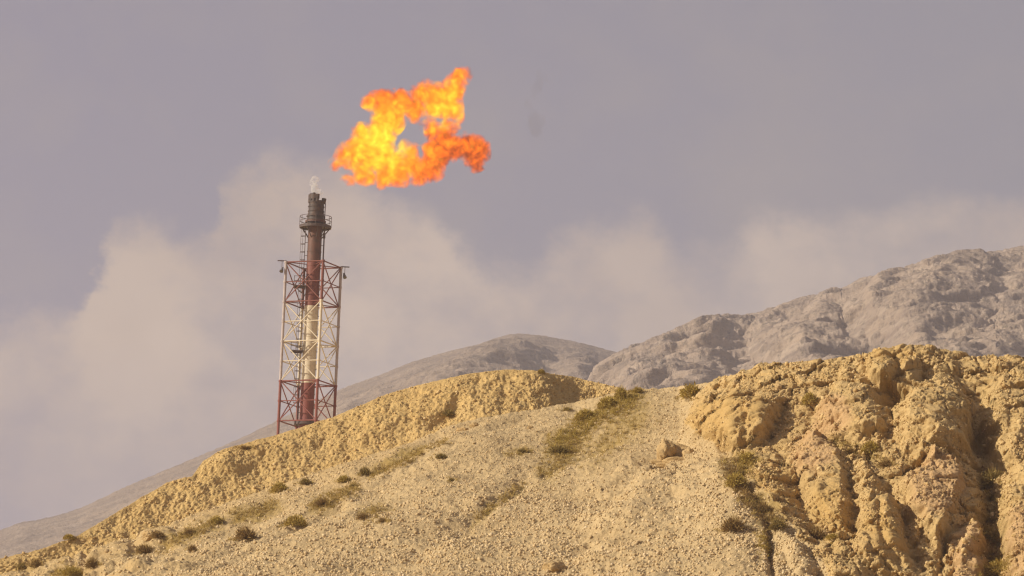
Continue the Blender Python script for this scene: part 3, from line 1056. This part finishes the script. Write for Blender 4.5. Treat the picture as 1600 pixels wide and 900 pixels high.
# ------------------------------------------------------------------ flare stack
RT = 500.0
PXM = F / float(np.linalg.norm(pix(490, 414, RT)))          # picture px per metre at the tower
topc = pix(490.0, 414.0, RT)
az = math.atan2(topc[0], topc[1])
U = PXM * math.cos(math.radians(10))                        # px per metre of height
BAY = 61.5 / U
NB = 4
ZT = NB * BAY                                              # lattice height above the lowest level
FOOT = 2.6
base = V(topc) - Vector((0, 0, ZT + FOOT))
tower = empty('flare_stack', base, -az)
tag(tower, 'tall red and cream flare stack inside a square lattice tower behind the bank', 'flare stack')
Z0 = FOOT                                                  # local height of the lowest level


class MB:
    def __init__(self): self.bm = bmesh.new(); self.mi = 0
    def tube(self, a, b, r, seg=8, r2=None, mi=0):
        a, b = Vector(a), Vector(b)
        d = b - a
        q = d.to_track_quat('Z', 'Y').to_matrix().to_4x4()
        m = Matrix.Translation((a + b) / 2) @ q
        ret = bmesh.ops.create_cone(self.bm, cap_ends=True, segments=seg, radius1=r, radius2=r if r2 is None else r2, depth=d.length, matrix=m)
        for v in ret['verts']:
            for f in v.link_faces: f.material_index = mi
        return self
    def box(self, c, s, rz=0.0, mi=0):
        m = Matrix.Translation(Vector(c)) @ Matrix.Rotation(rz, 4, 'Z') @ Matrix.Diagonal((*s, 1))
        ret = bmesh.ops.create_cube(self.bm, size=1, matrix=m)
        for v in ret['verts']:
            for f in v.link_faces: f.material_index = mi
        return self
    def ring(self, z, ro, ri, h, a0=0.0, a1=2 * math.pi, seg=28, c=(0, 0), mi=0):
        full = abs(a1 - a0 - 2 * math.pi) < 1e-6
        n = seg if full else seg + 1
        prof = [(ri, z), (ro, z), (ro, z + h), (ri, z + h)]
        vs = []
        for k in range(n):
            a = a0 + (a1 - a0) * k / seg
            vs.append([self.bm.verts.new((c[0] + r * math.cos(a), c[1] + r * math.sin(a), zz)) for r, zz in prof])
        for k in range(seg):
            p, q = vs[k], vs[(k + 1) % n]
            for j in range(4):
                f = self.bm.faces.new((p[j], q[j], q[(j + 1) % 4], p[(j + 1) % 4])); f.material_index = mi
        if not full:
            for k in (0, -1):
                f = self.bm.faces.new(vs[k]); f.material_index = mi
        return self
    def build(self, name, mats, parent, smooth=False, loc=(0, 0, 0)):
        bmesh.ops.recalc_face_normals(self.bm, faces=self.bm.faces)
        me = bpy.data.meshes.new(name); self.bm.to_mesh(me); self.bm.free()
        for m in (mats if isinstance(mats, (list, tuple)) else [mats]): me.materials.append(m)
        if smooth:
            try: me.shade_smooth()
            except Exception: pass
            at = me.attributes.get('sharp_edge') or me.attributes.new('sharp_edge', 'BOOLEAN', 'EDGE')
            bm2 = bmesh.new(); bm2.from_mesh(me); bm2.edges.ensure_lookup_table()
            vals = [len(e.link_faces) < 2 or e.calc_face_angle(0) > 0.7 for e in bm2.edges]
            bm2.free()
            at.data.foreach_set('value', np.array(vals, bool))
        o = bpy.data.objects.new(name, me); COL.objects.link(o)
        o.parent = parent; o.location = loc
        return o


corner = {'M': Vector((14.6, -43, 0)) / PXM, 'L': Vector((-43, -14.6, 0)) / PXM, 'R': Vector((43, 14.6, 0)) / PXM, 'B': Vector((-14.6, 43, 0)) / PXM}


def band(z):
    """Paint by height: crimson lowest bay, two cream bays, red top bay."""
    if z < Z0 + BAY * 1.02: return M_redlow
    if z < Z0 + BAY * 2.98: return M_cream
    return M_red


lv = [Z0 + BAY * 0.5 * k for k in range(NB * 2 + 1)]
for k, c in corner.items():
    m = MB()
    zs = [0, Z0 + BAY, Z0 + 3 * BAY, Z0 + ZT + 0.06]
    for j in range(3):
        m.tube(c + Vector((0, 0, zs[j])), c + Vector((0, 0, zs[j + 1])), 0.155, 10, mi=j)
    mats = [M_redlow, M_cream, M_red] if k in 'MB' else [M_redlow, M_steel, M_steel]
    for j in range(9):
        m.tube(c + Vector((0, 0, lv[j] - 0.10)), c + Vector((0, 0, lv[j] + 0.10)), 0.20, 10, mi=(0 if j < 3 else (1 if j < 7 else 2)))
    m.build('leg', mats, tower, True)
faces = [('L', 'M'), ('M', 'R'), ('R', 'B'), ('B', 'L')]
for a, b in faces:
    A, B_ = corner[a], corner[b]
    t = (B_ - A).normalized()
    for k in range(NB * 2 + 1):
        z = lv[k]
        r = 0.075 if k % 2 == 0 else 0.055
        e = 0.15
        MB().tube(A + t * e + Vector((0, 0, z)), B_ - t * e + Vector((0, 0, z)), r, 6).build('horizontal_brace', band(z + (0.01 if k == 2 else -0.05 if k else 0)), tower)
    nrm = Vector((t.y, -t.x, 0)) * 0.05
    for k in range(NB):
        z1, z2 = Z0 + BAY * k, Z0 + BAY * (k + 1)
        mt = band((z1 + z2) / 2)
        MB().tube(A + t * .12 + nrm + Vector((0, 0, z1 + .1)), B_ - t * .12 + nrm + Vector((0, 0, z2 - .1)), 0.062, 6).build('diagonal_brace', mt, tower)
        MB().tube(A + t * .12 - nrm + Vector((0, 0, z2 - .1)), B_ - t * .12 - nrm + Vector((0, 0, z1 + .1)), 0.062, 6).build('diagonal_brace', mt, tower)
# guide struts that steady the pipe at the main levels
for k in (2, 4, 6, 8):
    for c in corner.values():
        d = c.normalized()
        MB().tube(d * 0.76 + Vector((0, 0, lv[k])), d * (c.length - 0.12) + Vector((0, 0, lv[k])), 0.05, 6).build('guide_strut', band(lv[k] + (0.01 if k == 2 else -.05)), tower)
# corner outriggers with floodlights at the top of the lattice
for k, s in (('L', -1), ('R', 1)):
    c = corner[k]
    o_ = MB().box(c + Vector((s * 0.42, 0, ZT + Z0 + 0.12)), (0.95, 0.16, 0.10)).build('outrigger', M_darkst, tower)
    m = MB().tube(c + Vector((s * 0.42, 0, ZT + Z0 + 0.05)), c + Vector((s * 0.42, 0, ZT + Z0 - 0.75)), 0.035, 6)
    m.build('lamp_bracket', M_darkst, o_)
    m = MB().tube(c + Vector((s * 0.36, -0.1, ZT + Z0 - 0.72)), c + Vector((s * 0.46, -0.38, ZT + Z0 - 1.10)), 0.12, 10, 0.21)
    m.tube(c + Vector((s * 0.34, -0.02, ZT + Z0 - 0.6)), c + Vector((s * 0.36, -0.1, ZT + Z0 - 0.72)), 0.10, 8)
    m.build('floodlight', M_lamp, tower, True)

# the pipe itself, painted in bands
ZP = Z0 + ZT + 64 / U                                      # platform level
ZTIP = Z0 + ZT + 108 / U
m = MB()
zz = [Z0 - 2.6, Z0 + BAY * 1.0, Z0 + BAY * 2.95, Z0 + ZT + 0.2, ZP]
for j in range(4): m.tube((0, 0, zz[j]), (0, 0, zz[j + 1]), 0.735, 28, mi=j)
for j in range(1, 14):
    z = Z0 + j * (ZP - Z0) / 14
    mi = 0 if z < zz[1] else 1 if z < zz[2] else 2 if z < zz[3] else 3
    m.ring(z, 0.765, 0.70, 0.09, mi=mi)
m.build('flare_pipe', [M_redlow, M_cream, M_red, M_sootred], tower, True)
m = MB()
m.tube((0, 0, ZP), (0, 0, ZP + 1.15), 0.98, 28, 0.86)
m.tube((0, 0, ZP + 1.15), (0, 0, ZTIP - 0.55), 0.82, 28, 0.80)
for z in (ZP + 0.25, ZP + 0.75, ZP + 1.3, ZP + 1.8, ZP + 2.25): m.ring(z, 1.0 if z < ZP + 1 else 0.87, 0.7, 0.10)
tip = m.build('burner_tip', M_soot, tower, True)
m = MB()
for k in range(7):
    a = math.radians(95 + k * 30)
    m.tube((0.72 * math.cos(a), 0.72 * math.sin(a), ZTIP - 0.75), (0.72 * math.cos(a), 0.72 * math.sin(a), ZTIP + 0.10 + 0.06 * (k % 3)), 0.17, 8)
m.ring(ZTIP - 0.42, 0.86, 0.60, 0.5, math.radians(80), math.radians(290), 18)
m.build('windshield', M_soot, tip, True)
m = MB()
m.tube((0.72, -0.25, ZTIP - 0.85), (0.80, -0.25, ZTIP - 0.28), 0.24, 10)
m.tube((0.95, -0.1, ZP + 0.2), (0.95, -0.1, ZTIP - 0.75), 0.055, 6)
m.tube((0.95, -0.1, ZTIP - 0.78), (0.72, -0.2, ZTIP - 0.5), 0.05, 6)
m.build('pilot_burner', M_soot, tip, True)


def platform(parent, z, ro, ri, a0, a1, posts, mat, c=(0, 0)):
    p = MB().ring(z, ro, ri, 0.10, a0, a1, 24, c).ring(z - 0.16, ro - 0.03, ro - 0.11, 0.155, a0, a1, 24, c).build('platform', mat, parent)
    r = MB()
    for h in (0.55, 1.05):
        r.ring(z + h, ro - 0.02, ro - 0.07, 0.05, a0, a1, 24, c)
    for k in range(posts):
        a = a0 + (a1 - a0) * k / (posts - (0 if abs(a1 - a0 - 2 * math.pi) < 1e-6 else 1))
        q = Vector((c[0] + (ro - 0.045) * math.cos(a), c[1] + (ro - 0.045) * math.sin(a), 0))
        r.tube(q + Vector((0, 0, z + 0.1)), q + Vector((0, 0, z + 1.06)), 0.028, 6)
    r.build('railing', M_darkst, p)
    return p


pl = platform(tower, ZP - 0.30, 1.72, 0.74, 0, 2 * math.pi, 12, M_darkst)
br = MB()
for k in range(8):
    a = k * math.pi / 4 + 0.2
    d = Vector((math.cos(a), math.sin(a), 0))
    br.tube(d * 0.74 + Vector((0, 0, ZP - 1.5)), d * 1.55 + Vector((0, 0, ZP - 0.42)), 0.055, 6)
br.build('support_bracket', M_darkst, pl)
MB().ring(ZP + 0.12, 1.10, 0.9, 0.22).build('flange', M_sootred, tower, True)
# rest platforms on the ladder
lx, ly = -0.96, -0.05
for zc_, nm in ((Z0 + ZT - 35 / U, 0), (Z0 + ZT - 136 / U, 1)):
    p = MB().box((-1.35, -0.35, zc_), (1.3, 1.15, 0.10)).box((-1.35, -0.35, zc_ - 0.14), (1.1, 0.12, 0.17)).tube((-1.7, -0.3, zc_ - .2), (-0.74, -0.1, zc_ - 1.0), 0.05, 6).build('platform', M_darkst, tower)
    r = MB()
    xs, ys = (-1.97, -0.73), (-0.90, 0.20)
    for h in (0.5, 1.0):
        z = zc_ + h
        r.tube((xs[0], ys[0], z), (xs[1], ys[0], z), 0.03, 6).tube((xs[0], ys[0], z), (xs[0], ys[1], z), 0.03, 6)
    for x, y in ((xs[0], ys[0]), (-1.35, ys[0]), (xs[1], ys[0]), (xs[0], ys[1]), (xs[0], -0.35)):
        r.tube((x, y, zc_ + 0.05), (x, y, zc_ + 1.02), 0.03, 6)
    r.build('railing', M_darkst, p)
# ladder with rungs and safety hoops
m = MB()
z1, z2 = Z0 - 0.3, ZP - 0.25
for y in (-0.22, 0.22): m.tube((lx - 0.05, ly + y, z1), (lx - 0.05, ly + y, z2), 0.045, 6)
k = z1 + 0.2
while k < z2:
    m.tube((lx - 0.05, ly - 0.22, k), (lx - 0.05, ly + 0.22, k), 0.025, 5); k += 0.34
k = z1 + 1.4
while k < z2:
    m.tube((lx - 0.05, ly, k), (-0.72, ly, k), 0.03, 5); k += 1.4
lad = m.build('ladder', M_darkst, tower)
m = MB()
k = z1 + 2.4
while k < z2 - 0.2:
    m.ring(k, 0.31, 0.28, 0.05, math.radians(55), math.radians(305), 12, (lx - 0.22, ly)); k += 0.85
for a in (110, 180, 250):
    a = math.radians(a)
    x, y = lx - 0.22 + 0.295 * math.cos(a), ly + 0.295 * math.sin(a)
    m.tube((x, y, z1 + 2.4), (x, y, z2 - 0.2), 0.02, 5)
m.build('safety_cage', M_darkst, lad)
# gas line climbing the right side of the pipe
m = MB().tube((0.98, -0.35, Z0 + 0.1), (0.98, -0.35, ZP - 0.3), 0.075, 8)
for j in range(1, 12):
    z = Z0 + j * 1.9
    if z < ZP - 0.5: m.tube((0.98, -0.35, z), (0.6, -0.2, z), 0.03, 5)
m.box((0.98, -0.35, ZP - 1.3), (0.26, 0.26, 0.5))
m.build('gas_line', M_darkst, tower, True)
# dark round skirt at the lowest level
MB().ring(Z0 - 0.20, 1.30, 0.74, 0.36).build('base_ring', M_darkst, tower, True)
MB().box((0, 0, -0.25), (6.4, 6.4, 0.5)).build('foundation', M_steel, tower)

# ------------------------------------------------------------------ flame, steam
def blob_mesh(blobs, center, voxel, deep, jitter_fn):
    """Union of spheres given by picture position, radius and depth, as one closed skin."""
    dep = np.linalg.norm(center)
    vs, ts, off = [], [], 0
    bm = bmesh.new(); bmesh.ops.create_icosphere(bm, subdivisions=3, radius=1.0)
    sv = np.array([v.co[:] for v in bm.verts]); sf = np.array([[v.index for v in f.verts] for f in bm.faces]); bm.free()
    rh = np.hypot(center[0], center[1])
    for px, py, rp, dy in blobs:
        p = pix(px, py, rh + dy)
        vs.append(sv * (rp / PXM) * np.array([1, deep, 1]) + (p - center)); ts.append(sf + off); off += len(sv)
    o = mesh_np('tmp', np.concatenate(vs), None, np.concatenate(ts))
    md = o.modifiers.new('r', 'REMESH'); md.mode = 'VOXEL'; md.voxel_size = voxel
    sm = o.modifiers.new('s', 'SMOOTH'); sm.iterations = 4; sm.factor = 0.5
    dg = bpy.context.evaluated_depsgraph_get()
    me = bpy.data.meshes.new_from_object(o.evaluated_get(dg))
    bpy.data.objects.remove(o)
    n = len(me.vertices)
    co = np.empty(n * 3, np.float32); me.vertices.foreach_get('co', co); co = co.reshape(-1, 3)
    no = np.empty(n * 3, np.float32); me.vertex_normals.foreach_get('vector', no); no = no.reshape(-1, 3)
    co = co + no * jitter_fn(co)[:, None]
    me.vertices.foreach_set('co', co.ravel()); me.update()
    return me


FB = [(230, 640, 30, 0), (340, 700, 40, 0), (400, 600, 105, 0), (430, 500, 78, 0.3), (310, 590, 85, -.3), (235, 590, 46, -.2), (325, 490, 58, .2), (475, 395, 92, .5), (450, 305, 74, .6),
      (380, 295, 44, .6), (540, 305, 72, .4), (630, 340, 66, 0), (690, 255, 66, -.3), (640, 250, 34, .2), (770, 290, 95, -.4), (850, 235, 64, -.3), (885, 160, 52, -.2),
      (915, 130, 34, -.2), (845, 335, 58, .1), (890, 385, 16, 0), (735, 430, 40, .3), (690, 430, 26, .3), (740, 480, 50, .5), (820, 420, 26, .2), (850, 470, 36, .4), (230, 735, 22, -.4), (270, 660, 40, -.3), (190, 620, 18, -.2), (330, 520, 40, .2), (800, 530, 72, .5), (860, 560, 74, .6), (930, 555, 70, .8),
      (985, 585, 80, .9), (985, 640, 56, .9), (760, 600, 84, .3), (725, 680, 74, .2), (655, 720, 58, 0), (610, 590, 40, -.6), (575, 555, 22, -.7), (605, 670, 66, -.2),
      (520, 700, 78, -.2), (450, 735, 54, -.3), (380, 745, 42, -.4), (310, 745, 32, -.5), (262, 765, 22, -.5), (165, 662, 24, -.6), (200, 590, 18, 0),
      (560, 740, 42, 0), (300, 690, 40, -.2), (240, 690, 16, -.4), (420, 775, 22, -.3), (530, 640, 40, 0), (345, 300, 22, .7), (700, 200, 22, -.3), (945, 145, 18, -.2)]
FB = [(480 + x / 3.75, 80 + y / 3.75, r / 3.75 + 1.6, d) for x, y, r, d in FB]
fc = pix(645.0, 205.0, RT)
DEEP = 1.25
fme = blob_mesh([(x, y, r + 5.0, d) for x, y, r, d in FB], fc, 0.16, DEEP, lambda c: 0.06 * fbm(c * 0.9, 3))
M_fire, nt, out = new_mat('burning_gas')
tc = nt.nodes.new('ShaderNodeTexCoord').outputs['Object']
warpn = nt.nodes.new('ShaderNodeTexNoise'); warpn.inputs['Scale'].default_value = 0.5; warpn.inputs['Detail'].default_value = 3
nt.links.new(tc, warpn.inputs['Vector'])
vm = nt.nodes.new('ShaderNodeVectorMath'); vm.operation = 'MULTIPLY_ADD'
nt.links.new(warpn.outputs['Color'], vm.inputs[0]); vm.inputs[1].default_value = (1.6, 1.6, 1.6); nt.links.new(tc, vm.inputs[2])
wv = vm.outputs[0]
nz = noise_n(nt, wv, 0.8, 7, 0.6)
nzf = noise_n(nt, wv, 1.15, 5, 0.6)
# how deep inside the burning puffs a point lies, in metres
sc_ = nt.nodes.new('ShaderNodeVectorMath'); sc_.operation = 'MULTIPLY'; sc_.inputs[1].default_value = (1, 1 / DEEP, 1)
nt.links.new(tc, sc_.inputs[0])
fld = None
for bx_, by_, br_, bd_ in FB:
    p_ = (pix(bx_, by_, math.hypot(fc[0], fc[1]) + bd_) - fc) * np.array([1, 1 / DEEP, 1])
    dn_ = nt.nodes.new('ShaderNodeVectorMath'); dn_.operation = 'DISTANCE'
    dn_.inputs[1].default_value = tuple(float(x) for x in p_)
    nt.links.new(sc_.outputs[0], dn_.inputs[0])
    v_ = math_n(nt, 'SUBTRACT', br_ / PXM, dn_.outputs['Value'])
    if fld is None: fld = v_
    else:
        fld = math_n(nt, 'SMOOTH_MAX', fld, v_, 0.10)
gfl = math_n(nt, 'ADD', fld, math_n(nt, 'MULTIPLY', math_n(nt, 'SUBTRACT', nz, 0.5), 3.4))
gfl = math_n(nt, 'ADD', gfl, math_n(nt, 'MULTIPLY', math_n(nt, 'SUBTRACT', nzf, 0.5), 1.2))
nz2 = noise_n(nt, wv, 0.42, 3, 0.5)


def dist_to(px, py, rad):
    p = pix(px, py, RT) - fc
    n = nt.nodes.new('ShaderNodeVectorMath'); n.operation = 'DISTANCE'
    n.inputs[1].default_value = tuple(float(x) for x in p)
    nt.links.new(tc, n.inputs[0])
    return remap(nt, n.outputs['Value'], 0, rad, 1, 0)


hot = math_n(nt, 'MAXIMUM', dist_to(592, 226, 6.2), math_n(nt, 'MULTIPLY', dist_to(694, 164, 4.2), 0.75))
cold = dist_to(742, 245, 6.5)
t = math_n(nt, 'ADD', math_n(nt, 'MULTIPLY', hot, 0.60), math_n(nt, 'MULTIPLY', remap(nt, nzf, 0.3, 0.7, -0.5, 0.5), 0.75))
t = math_n(nt, 'ADD', t, remap(nt, gfl, 0.0, 1.5, 0.12, 0.52))
t = math_n(nt, 'SUBTRACT', t, math_n(nt, 'MULTIPLY', cold, 0.17), clamp=True)
fcol = ramp(nt, t, [(0.0, (0.20, 0.035, 0.008)), (0.10, (0.75, 0.10, 0.005)), (0.30, (1.0, 0.19, 0.008)), (0.52, (1.0, 0.34, 0.012)), (0.75, (1.0, 0.60, 0.02)), (1.0, (1.0, 0.88, 0.06))])
den = math_n(nt, 'MULTIPLY', remap(nt, gfl, -0.2, 0.95, 0.0, 1.0), 2.7)
em = nt.nodes.new('ShaderNodeEmission')
nt.links.new(fcol, em.inputs['Color'])
nt.links.new(math_n(nt, 'MULTIPLY', den, 0.98), em.inputs['Strength'])
ab = nt.nodes.new('ShaderNodeVolumeAbsorption'); ab.inputs['Color'].default_value = (0, 0, 0, 1)
nt.links.new(den, ab.inputs['Density'])
ad = nt.nodes.new('ShaderNodeAddShader')
nt.links.new(em.outputs[0], ad.inputs[0]); nt.links.new(ab.outputs[0], ad.inputs[1])
nt.links.new(ad.outputs[0], out.inputs['Volume'])
fme.name = 'flame'; fme.materials.clear(); fme.materials.append(M_fire)
flame = bpy.data.objects.new('flame', fme); COL.objects.link(flame); flame.location = V(fc)
tag(flame, 'billowing orange and yellow gas flame blown clear of the stack top', 'flame')

SB = [(492, 297, 7, 0), (491, 290, 6, 0), (490, 284, 5.5, 0.1), (492, 280, 5, 0), (497, 281, 4, 0), (487, 287, 4, 0), (499, 300, 5, -.3), (502, 301, 4, -.3)]
sc0 = pix(491.0, 290.0, RT)
sme = blob_mesh(SB, sc0, 0.06, 1, lambda c: 0.10 * fbm(c * 2.2, 3))
M_steam, nt, out = new_mat('steam')
tc = nt.nodes.new('ShaderNodeTexCoord').outputs['Object']
pv = nt.nodes.new('ShaderNodeVolumePrincipled')
pv.inputs['Color'].default_value = (0.97, 0.96, 0.95, 1)
nt.links.new(remap(nt, noise_n(nt, tc, 2.2, 4, 0.6), 0.40, 0.62, 0.1, 3.0), pv.inputs['Density'])
nt.links.new(pv.outputs[0], out.inputs['Volume'])
sme.name = 'steam'; sme.materials.clear(); sme.materials.append(M_steam)
steam = bpy.data.objects.new('steam_puff', sme); COL.objects.link(steam); steam.location = V(sc0)
tag(steam, 'small white wisp of steam rising from the stack tip', 'steam')
KB = [(838, 205, 12, 0), (845, 120, 10, 0), (840, 135, 10, 0), (838, 190, 14, 0), (832, 178, 9, 0), (826, 165, 8, 0), (842, 200, 8, 0), (836, 150, 6, 0), (825, 195, 6, 0)]
kc = pix(835.0, 180.0, RT)
kme = blob_mesh(KB, kc, 0.15, 1, lambda c: 0.25 * fbm(c * 0.9, 3))
M_smoke, nt, out = new_mat('thin_smoke')
tc = nt.nodes.new('ShaderNodeTexCoord').outputs['Object']
pv = nt.nodes.new('ShaderNodeVolumePrincipled')
pv.inputs['Color'].default_value = (0.25, 0.23, 0.22, 1)
nt.links.new(remap(nt, noise_n(nt, tc, 0.9, 4, 0.6), 0.38, 0.70, 0.0, 0.22), pv.inputs['Density'])
nt.links.new(pv.outputs[0], out.inputs['Volume'])
kme.name = 'smoke'; kme.materials.clear(); kme.materials.append(M_smoke)
smoke = bpy.data.objects.new('smoke_wisp', kme); COL.objects.link(smoke); smoke.location = V(kc)
tag(smoke, 'faint dark smoke wisp drifting to the right of the flame', 'smoke')
for m in (M_fire, M_steam, M_smoke):
    m.cycles.volume_step_rate = 0.12 if m is M_fire else 0.4
    m.cycles.volume_sampling = 'DISTANCE'

# ------------------------------------------------------------------ haze
HAZE = 0.00013
bx = 6300.0
zt = 500.0
hb = bmesh.new()
bmesh.ops.create_cube(hb, size=1, matrix=Matrix.Translation((0, 0, (zt - 2.9) / 2)) @ Matrix.Diagonal((2 * bx, 2 * bx, zt + 2.9, 1)))
hm = bpy.data.meshes.new('haze'); hb.to_mesh(hm); hb.free()
M_haze, nt, out = new_mat('haze_air')
pv = nt.nodes.new('ShaderNodeVolumePrincipled')
pv.inputs['Color'].default_value = (0.89, 0.86, 0.94, 1)
pv.inputs['Density'].default_value = HAZE
pv.inputs['Anisotropy'].default_value = 0.2
nt.links.new(pv.outputs[0], out.inputs['Volume'])
hm.materials.append(M_haze)
haze = bpy.data.objects.new('haze', hm); COL.objects.link(haze)
tag(haze, 'dusty haze in the air over the mountains', 'haze', kind='stuff')

# ------------------------------------------------------------------ sky and sun
SUN_EL, SUN_AZ = math.radians(27), math.radians(-105)     # azimuth clockwise from +Y (view); sun behind-left
sd_ = Vector((math.sin(SUN_AZ) * math.cos(SUN_EL), math.cos(SUN_AZ) * math.cos(SUN_EL), math.sin(SUN_EL)))
sun = bpy.data.lights.new('sun', 'SUN'); sun.energy = 4.2; sun.angle = math.radians(0.6); sun.color = (1.0, 0.90, 0.74)
so = bpy.data.objects.new('sun', sun); COL.objects.link(so)
so.rotation_euler = (-sd_).to_track_quat('-Z', 'Y').to_euler()
so.location = sd_ * 500

w = bpy.data.worlds.new('World'); S.world = w; w.use_nodes = True
nt = w.node_tree; nt.nodes.clear()
out = nt.nodes.new('ShaderNodeOutputWorld')
bg = nt.nodes.new('ShaderNodeBackground')
sky = nt.nodes.new('ShaderNodeTexSky'); sky.sky_type = 'NISHITA'; sky.sun_disc = False
sky.sun_elevation = SUN_EL; sky.sun_rotation = SUN_AZ
sky.dust_density = 6.0; sky.air_density = 1.0; sky.ozone_density = 1.0
tcd = nt.nodes.new('ShaderNodeTexCoord').outputs['Generated']
sep = nt.nodes.new('ShaderNodeSeparateXYZ'); nt.links.new(tcd, sep.inputs[0])
azn = math_n(nt, 'ARCTAN2', sep.outputs[0], sep.outputs[1])
eln = math_n(nt, 'ARCSINE', sep.outputs[2])
# top of the cloud bank as a function of azimuth
CLOUD = [(-400, 560), (0, 505), (40, 485), (110, 475), (150, 400), (185, 360), (240, 352), (300, 362), (345, 335), (362, 290), (400, 262), (450, 246), (520, 248), (600, 285), (680, 330),
         (725, 385), (780, 420), (835, 385), (880, 345), (940, 335), (1000, 332), (1050, 375), (1110, 385), (1150, 355), (1210, 318), (1270, 315), (1330, 335), (1420, 310), (1600, 292), (2000, 280)]
cd = dirs([c[0] for c in CLOUD], [c[1] for c in CLOUD])
caz = np.arctan2(cd[:, 0], cd[:, 1]); cel = np.arctan2(cd[:, 2], 1.0)
A0, A1, E0, E1 = -0.18, 0.18, 0.10, 0.26
fcv = nt.nodes.new('ShaderNodeFloatCurve')
cur = fcv.mapping.curves[0]
ptsx = [((a - A0) / (A1 - A0), (e - E0) / (E1 - E0)) for a, e in zip(caz, cel)]
cur.points[0].location = (0, ptsx[0][1]); cur.points[-1].location = (1, ptsx[-1][1])
for p in ptsx: cur.points.new(*p)
fcv.mapping.update()
# ragged cloud edges
mp = nt.nodes.new('ShaderNodeMapping'); mp.inputs['Scale'].default_value = (1, 1, 1.25); nt.links.new(tcd, mp.inputs[0])
wn = nt.nodes.new('ShaderNodeTexNoise'); wn.inputs['Scale'].default_value = 62; wn.inputs['Detail'].default_value = 7; wn.inputs['Roughness'].default_value = 0.66
nt.links.new(mp.outputs[0], wn.inputs['Vector'])
wsep = nt.nodes.new('ShaderNodeSeparateColor'); nt.links.new(wn.outputs['Color'], wsep.inputs[0])
az2 = math_n(nt, 'ADD', azn, math_n(nt, 'MULTIPLY', math_n(nt, 'SUBTRACT', wsep.outputs[0], 0.5), 0.022))
nt.links.new(remap(nt, az2, A0, A1), fcv.inputs['Value'])
edge = remap(nt, fcv.outputs[0], 0, 1, E0, E1)
el2 = math_n(nt, 'ADD', eln, math_n(nt, 'MULTIPLY', math_n(nt, 'SUBTRACT', wsep.outputs[1], 0.5), 0.022))
below = math_n(nt, 'SUBTRACT', edge, el2)
cl = nt.nodes.new('ShaderNodeMapRange'); cl.interpolation_type = 'SMOOTHSTEP'
cl.inputs[1].default_value, cl.inputs[2].default_value = -0.0034, 0.0085
nt.links.new(below, cl.inputs[0])
n_big = noise_n(nt, mp.outputs[0], 18, 5, 0.55)
n_mid = noise_n(nt, mp.outputs[0], 40, 5, 0.6)
cmask = math_n(nt, 'MULTIPLY', cl.outputs[0], remap(nt, n_mid, 0.34, 0.56, 0.42, 1.0))
left_t = remap(nt, azn, -0.11, 0.12, 1.0, 0.68)
cmask = math_n(nt, 'MULTIPLY', cmask, left_t)
low = remap(nt, eln, 0.115, 0.155, 0.30, 1.0)
cmask = math_n(nt, 'MULTIPLY', cmask, low, clamp=True)
veil_hi, veil_lo = (0.196, 0.182, 0.246), (0.208, 0.196, 0.234)
veil = mixc(nt, remap(nt, azn, -0.11, 0.11), veil_hi, veil_lo)
veil = mixc(nt, remap(nt, n_big, 0.5, 0.7, 0, 0.38), veil, (0.30, 0.255, 0.235))
ccol = mixc(nt, remap(nt, n_big, 0.35, 0.65), (0.425, 0.325, 0.262), (0.52, 0.405, 0.325))
cloud = mixc(nt, cmask, veil, ccol)
skys = nt.nodes.new('ShaderNodeVectorMath'); skys.operation = 'SCALE'; skys.inputs['Scale'].default_value = 0.9
nt.links.new(sky.outputs[0], skys.inputs[0])
# the thick dusty veil hides most of the clear sky: background strength 0.1 throughout
c10 = nt.nodes.new('ShaderNodeVectorMath'); c10.operation = 'SCALE'; c10.inputs['Scale'].default_value = 8.5
nt.links.new(cloud, c10.inputs[0])
mixed = mixc(nt, 0.85, skys.outputs[0], c10.outputs[0])
nt.links.new(mixed, bg.inputs['Color'])
bg.inputs['Strength'].default_value = 0.1
nt.links.new(bg.outputs[0], out.inputs['Surface'])

# ------------------------------------------------------------------ camera and render settings
cam = bpy.data.cameras.new('camera'); cam.sensor_width = 36; cam.lens = 18 / math.tan(FOV / 2)
cam.clip_start = 1.0; cam.clip_end = 20000
co = bpy.data.objects.new('camera', cam); COL.objects.link(co)
co.matrix_world = Matrix(((rgv[0], upv[0], -fwd[0], 0), (rgv[1], upv[1], -fwd[1], 0), (rgv[2], upv[2], -fwd[2], 0), (0, 0, 0, 1)))
S.camera = co
S.render.engine = 'CYCLES'
S.cycles.use_denoising = True
S.cycles.filter_width = 1.3
S.cycles.max_bounces = 5
S.cycles.diffuse_bounces = 3
S.cycles.volume_bounces = 1
S.cycles.volume_max_steps = 512
S.view_settings.view_transform = 'Standard'
S.view_settings.look = 'None'
S.view_settings.gamma = 1.0
S.view_settings.exposure = 0.5
for p in list(protos.values()):
    for o in p:
        bpy.data.objects.remove(o)
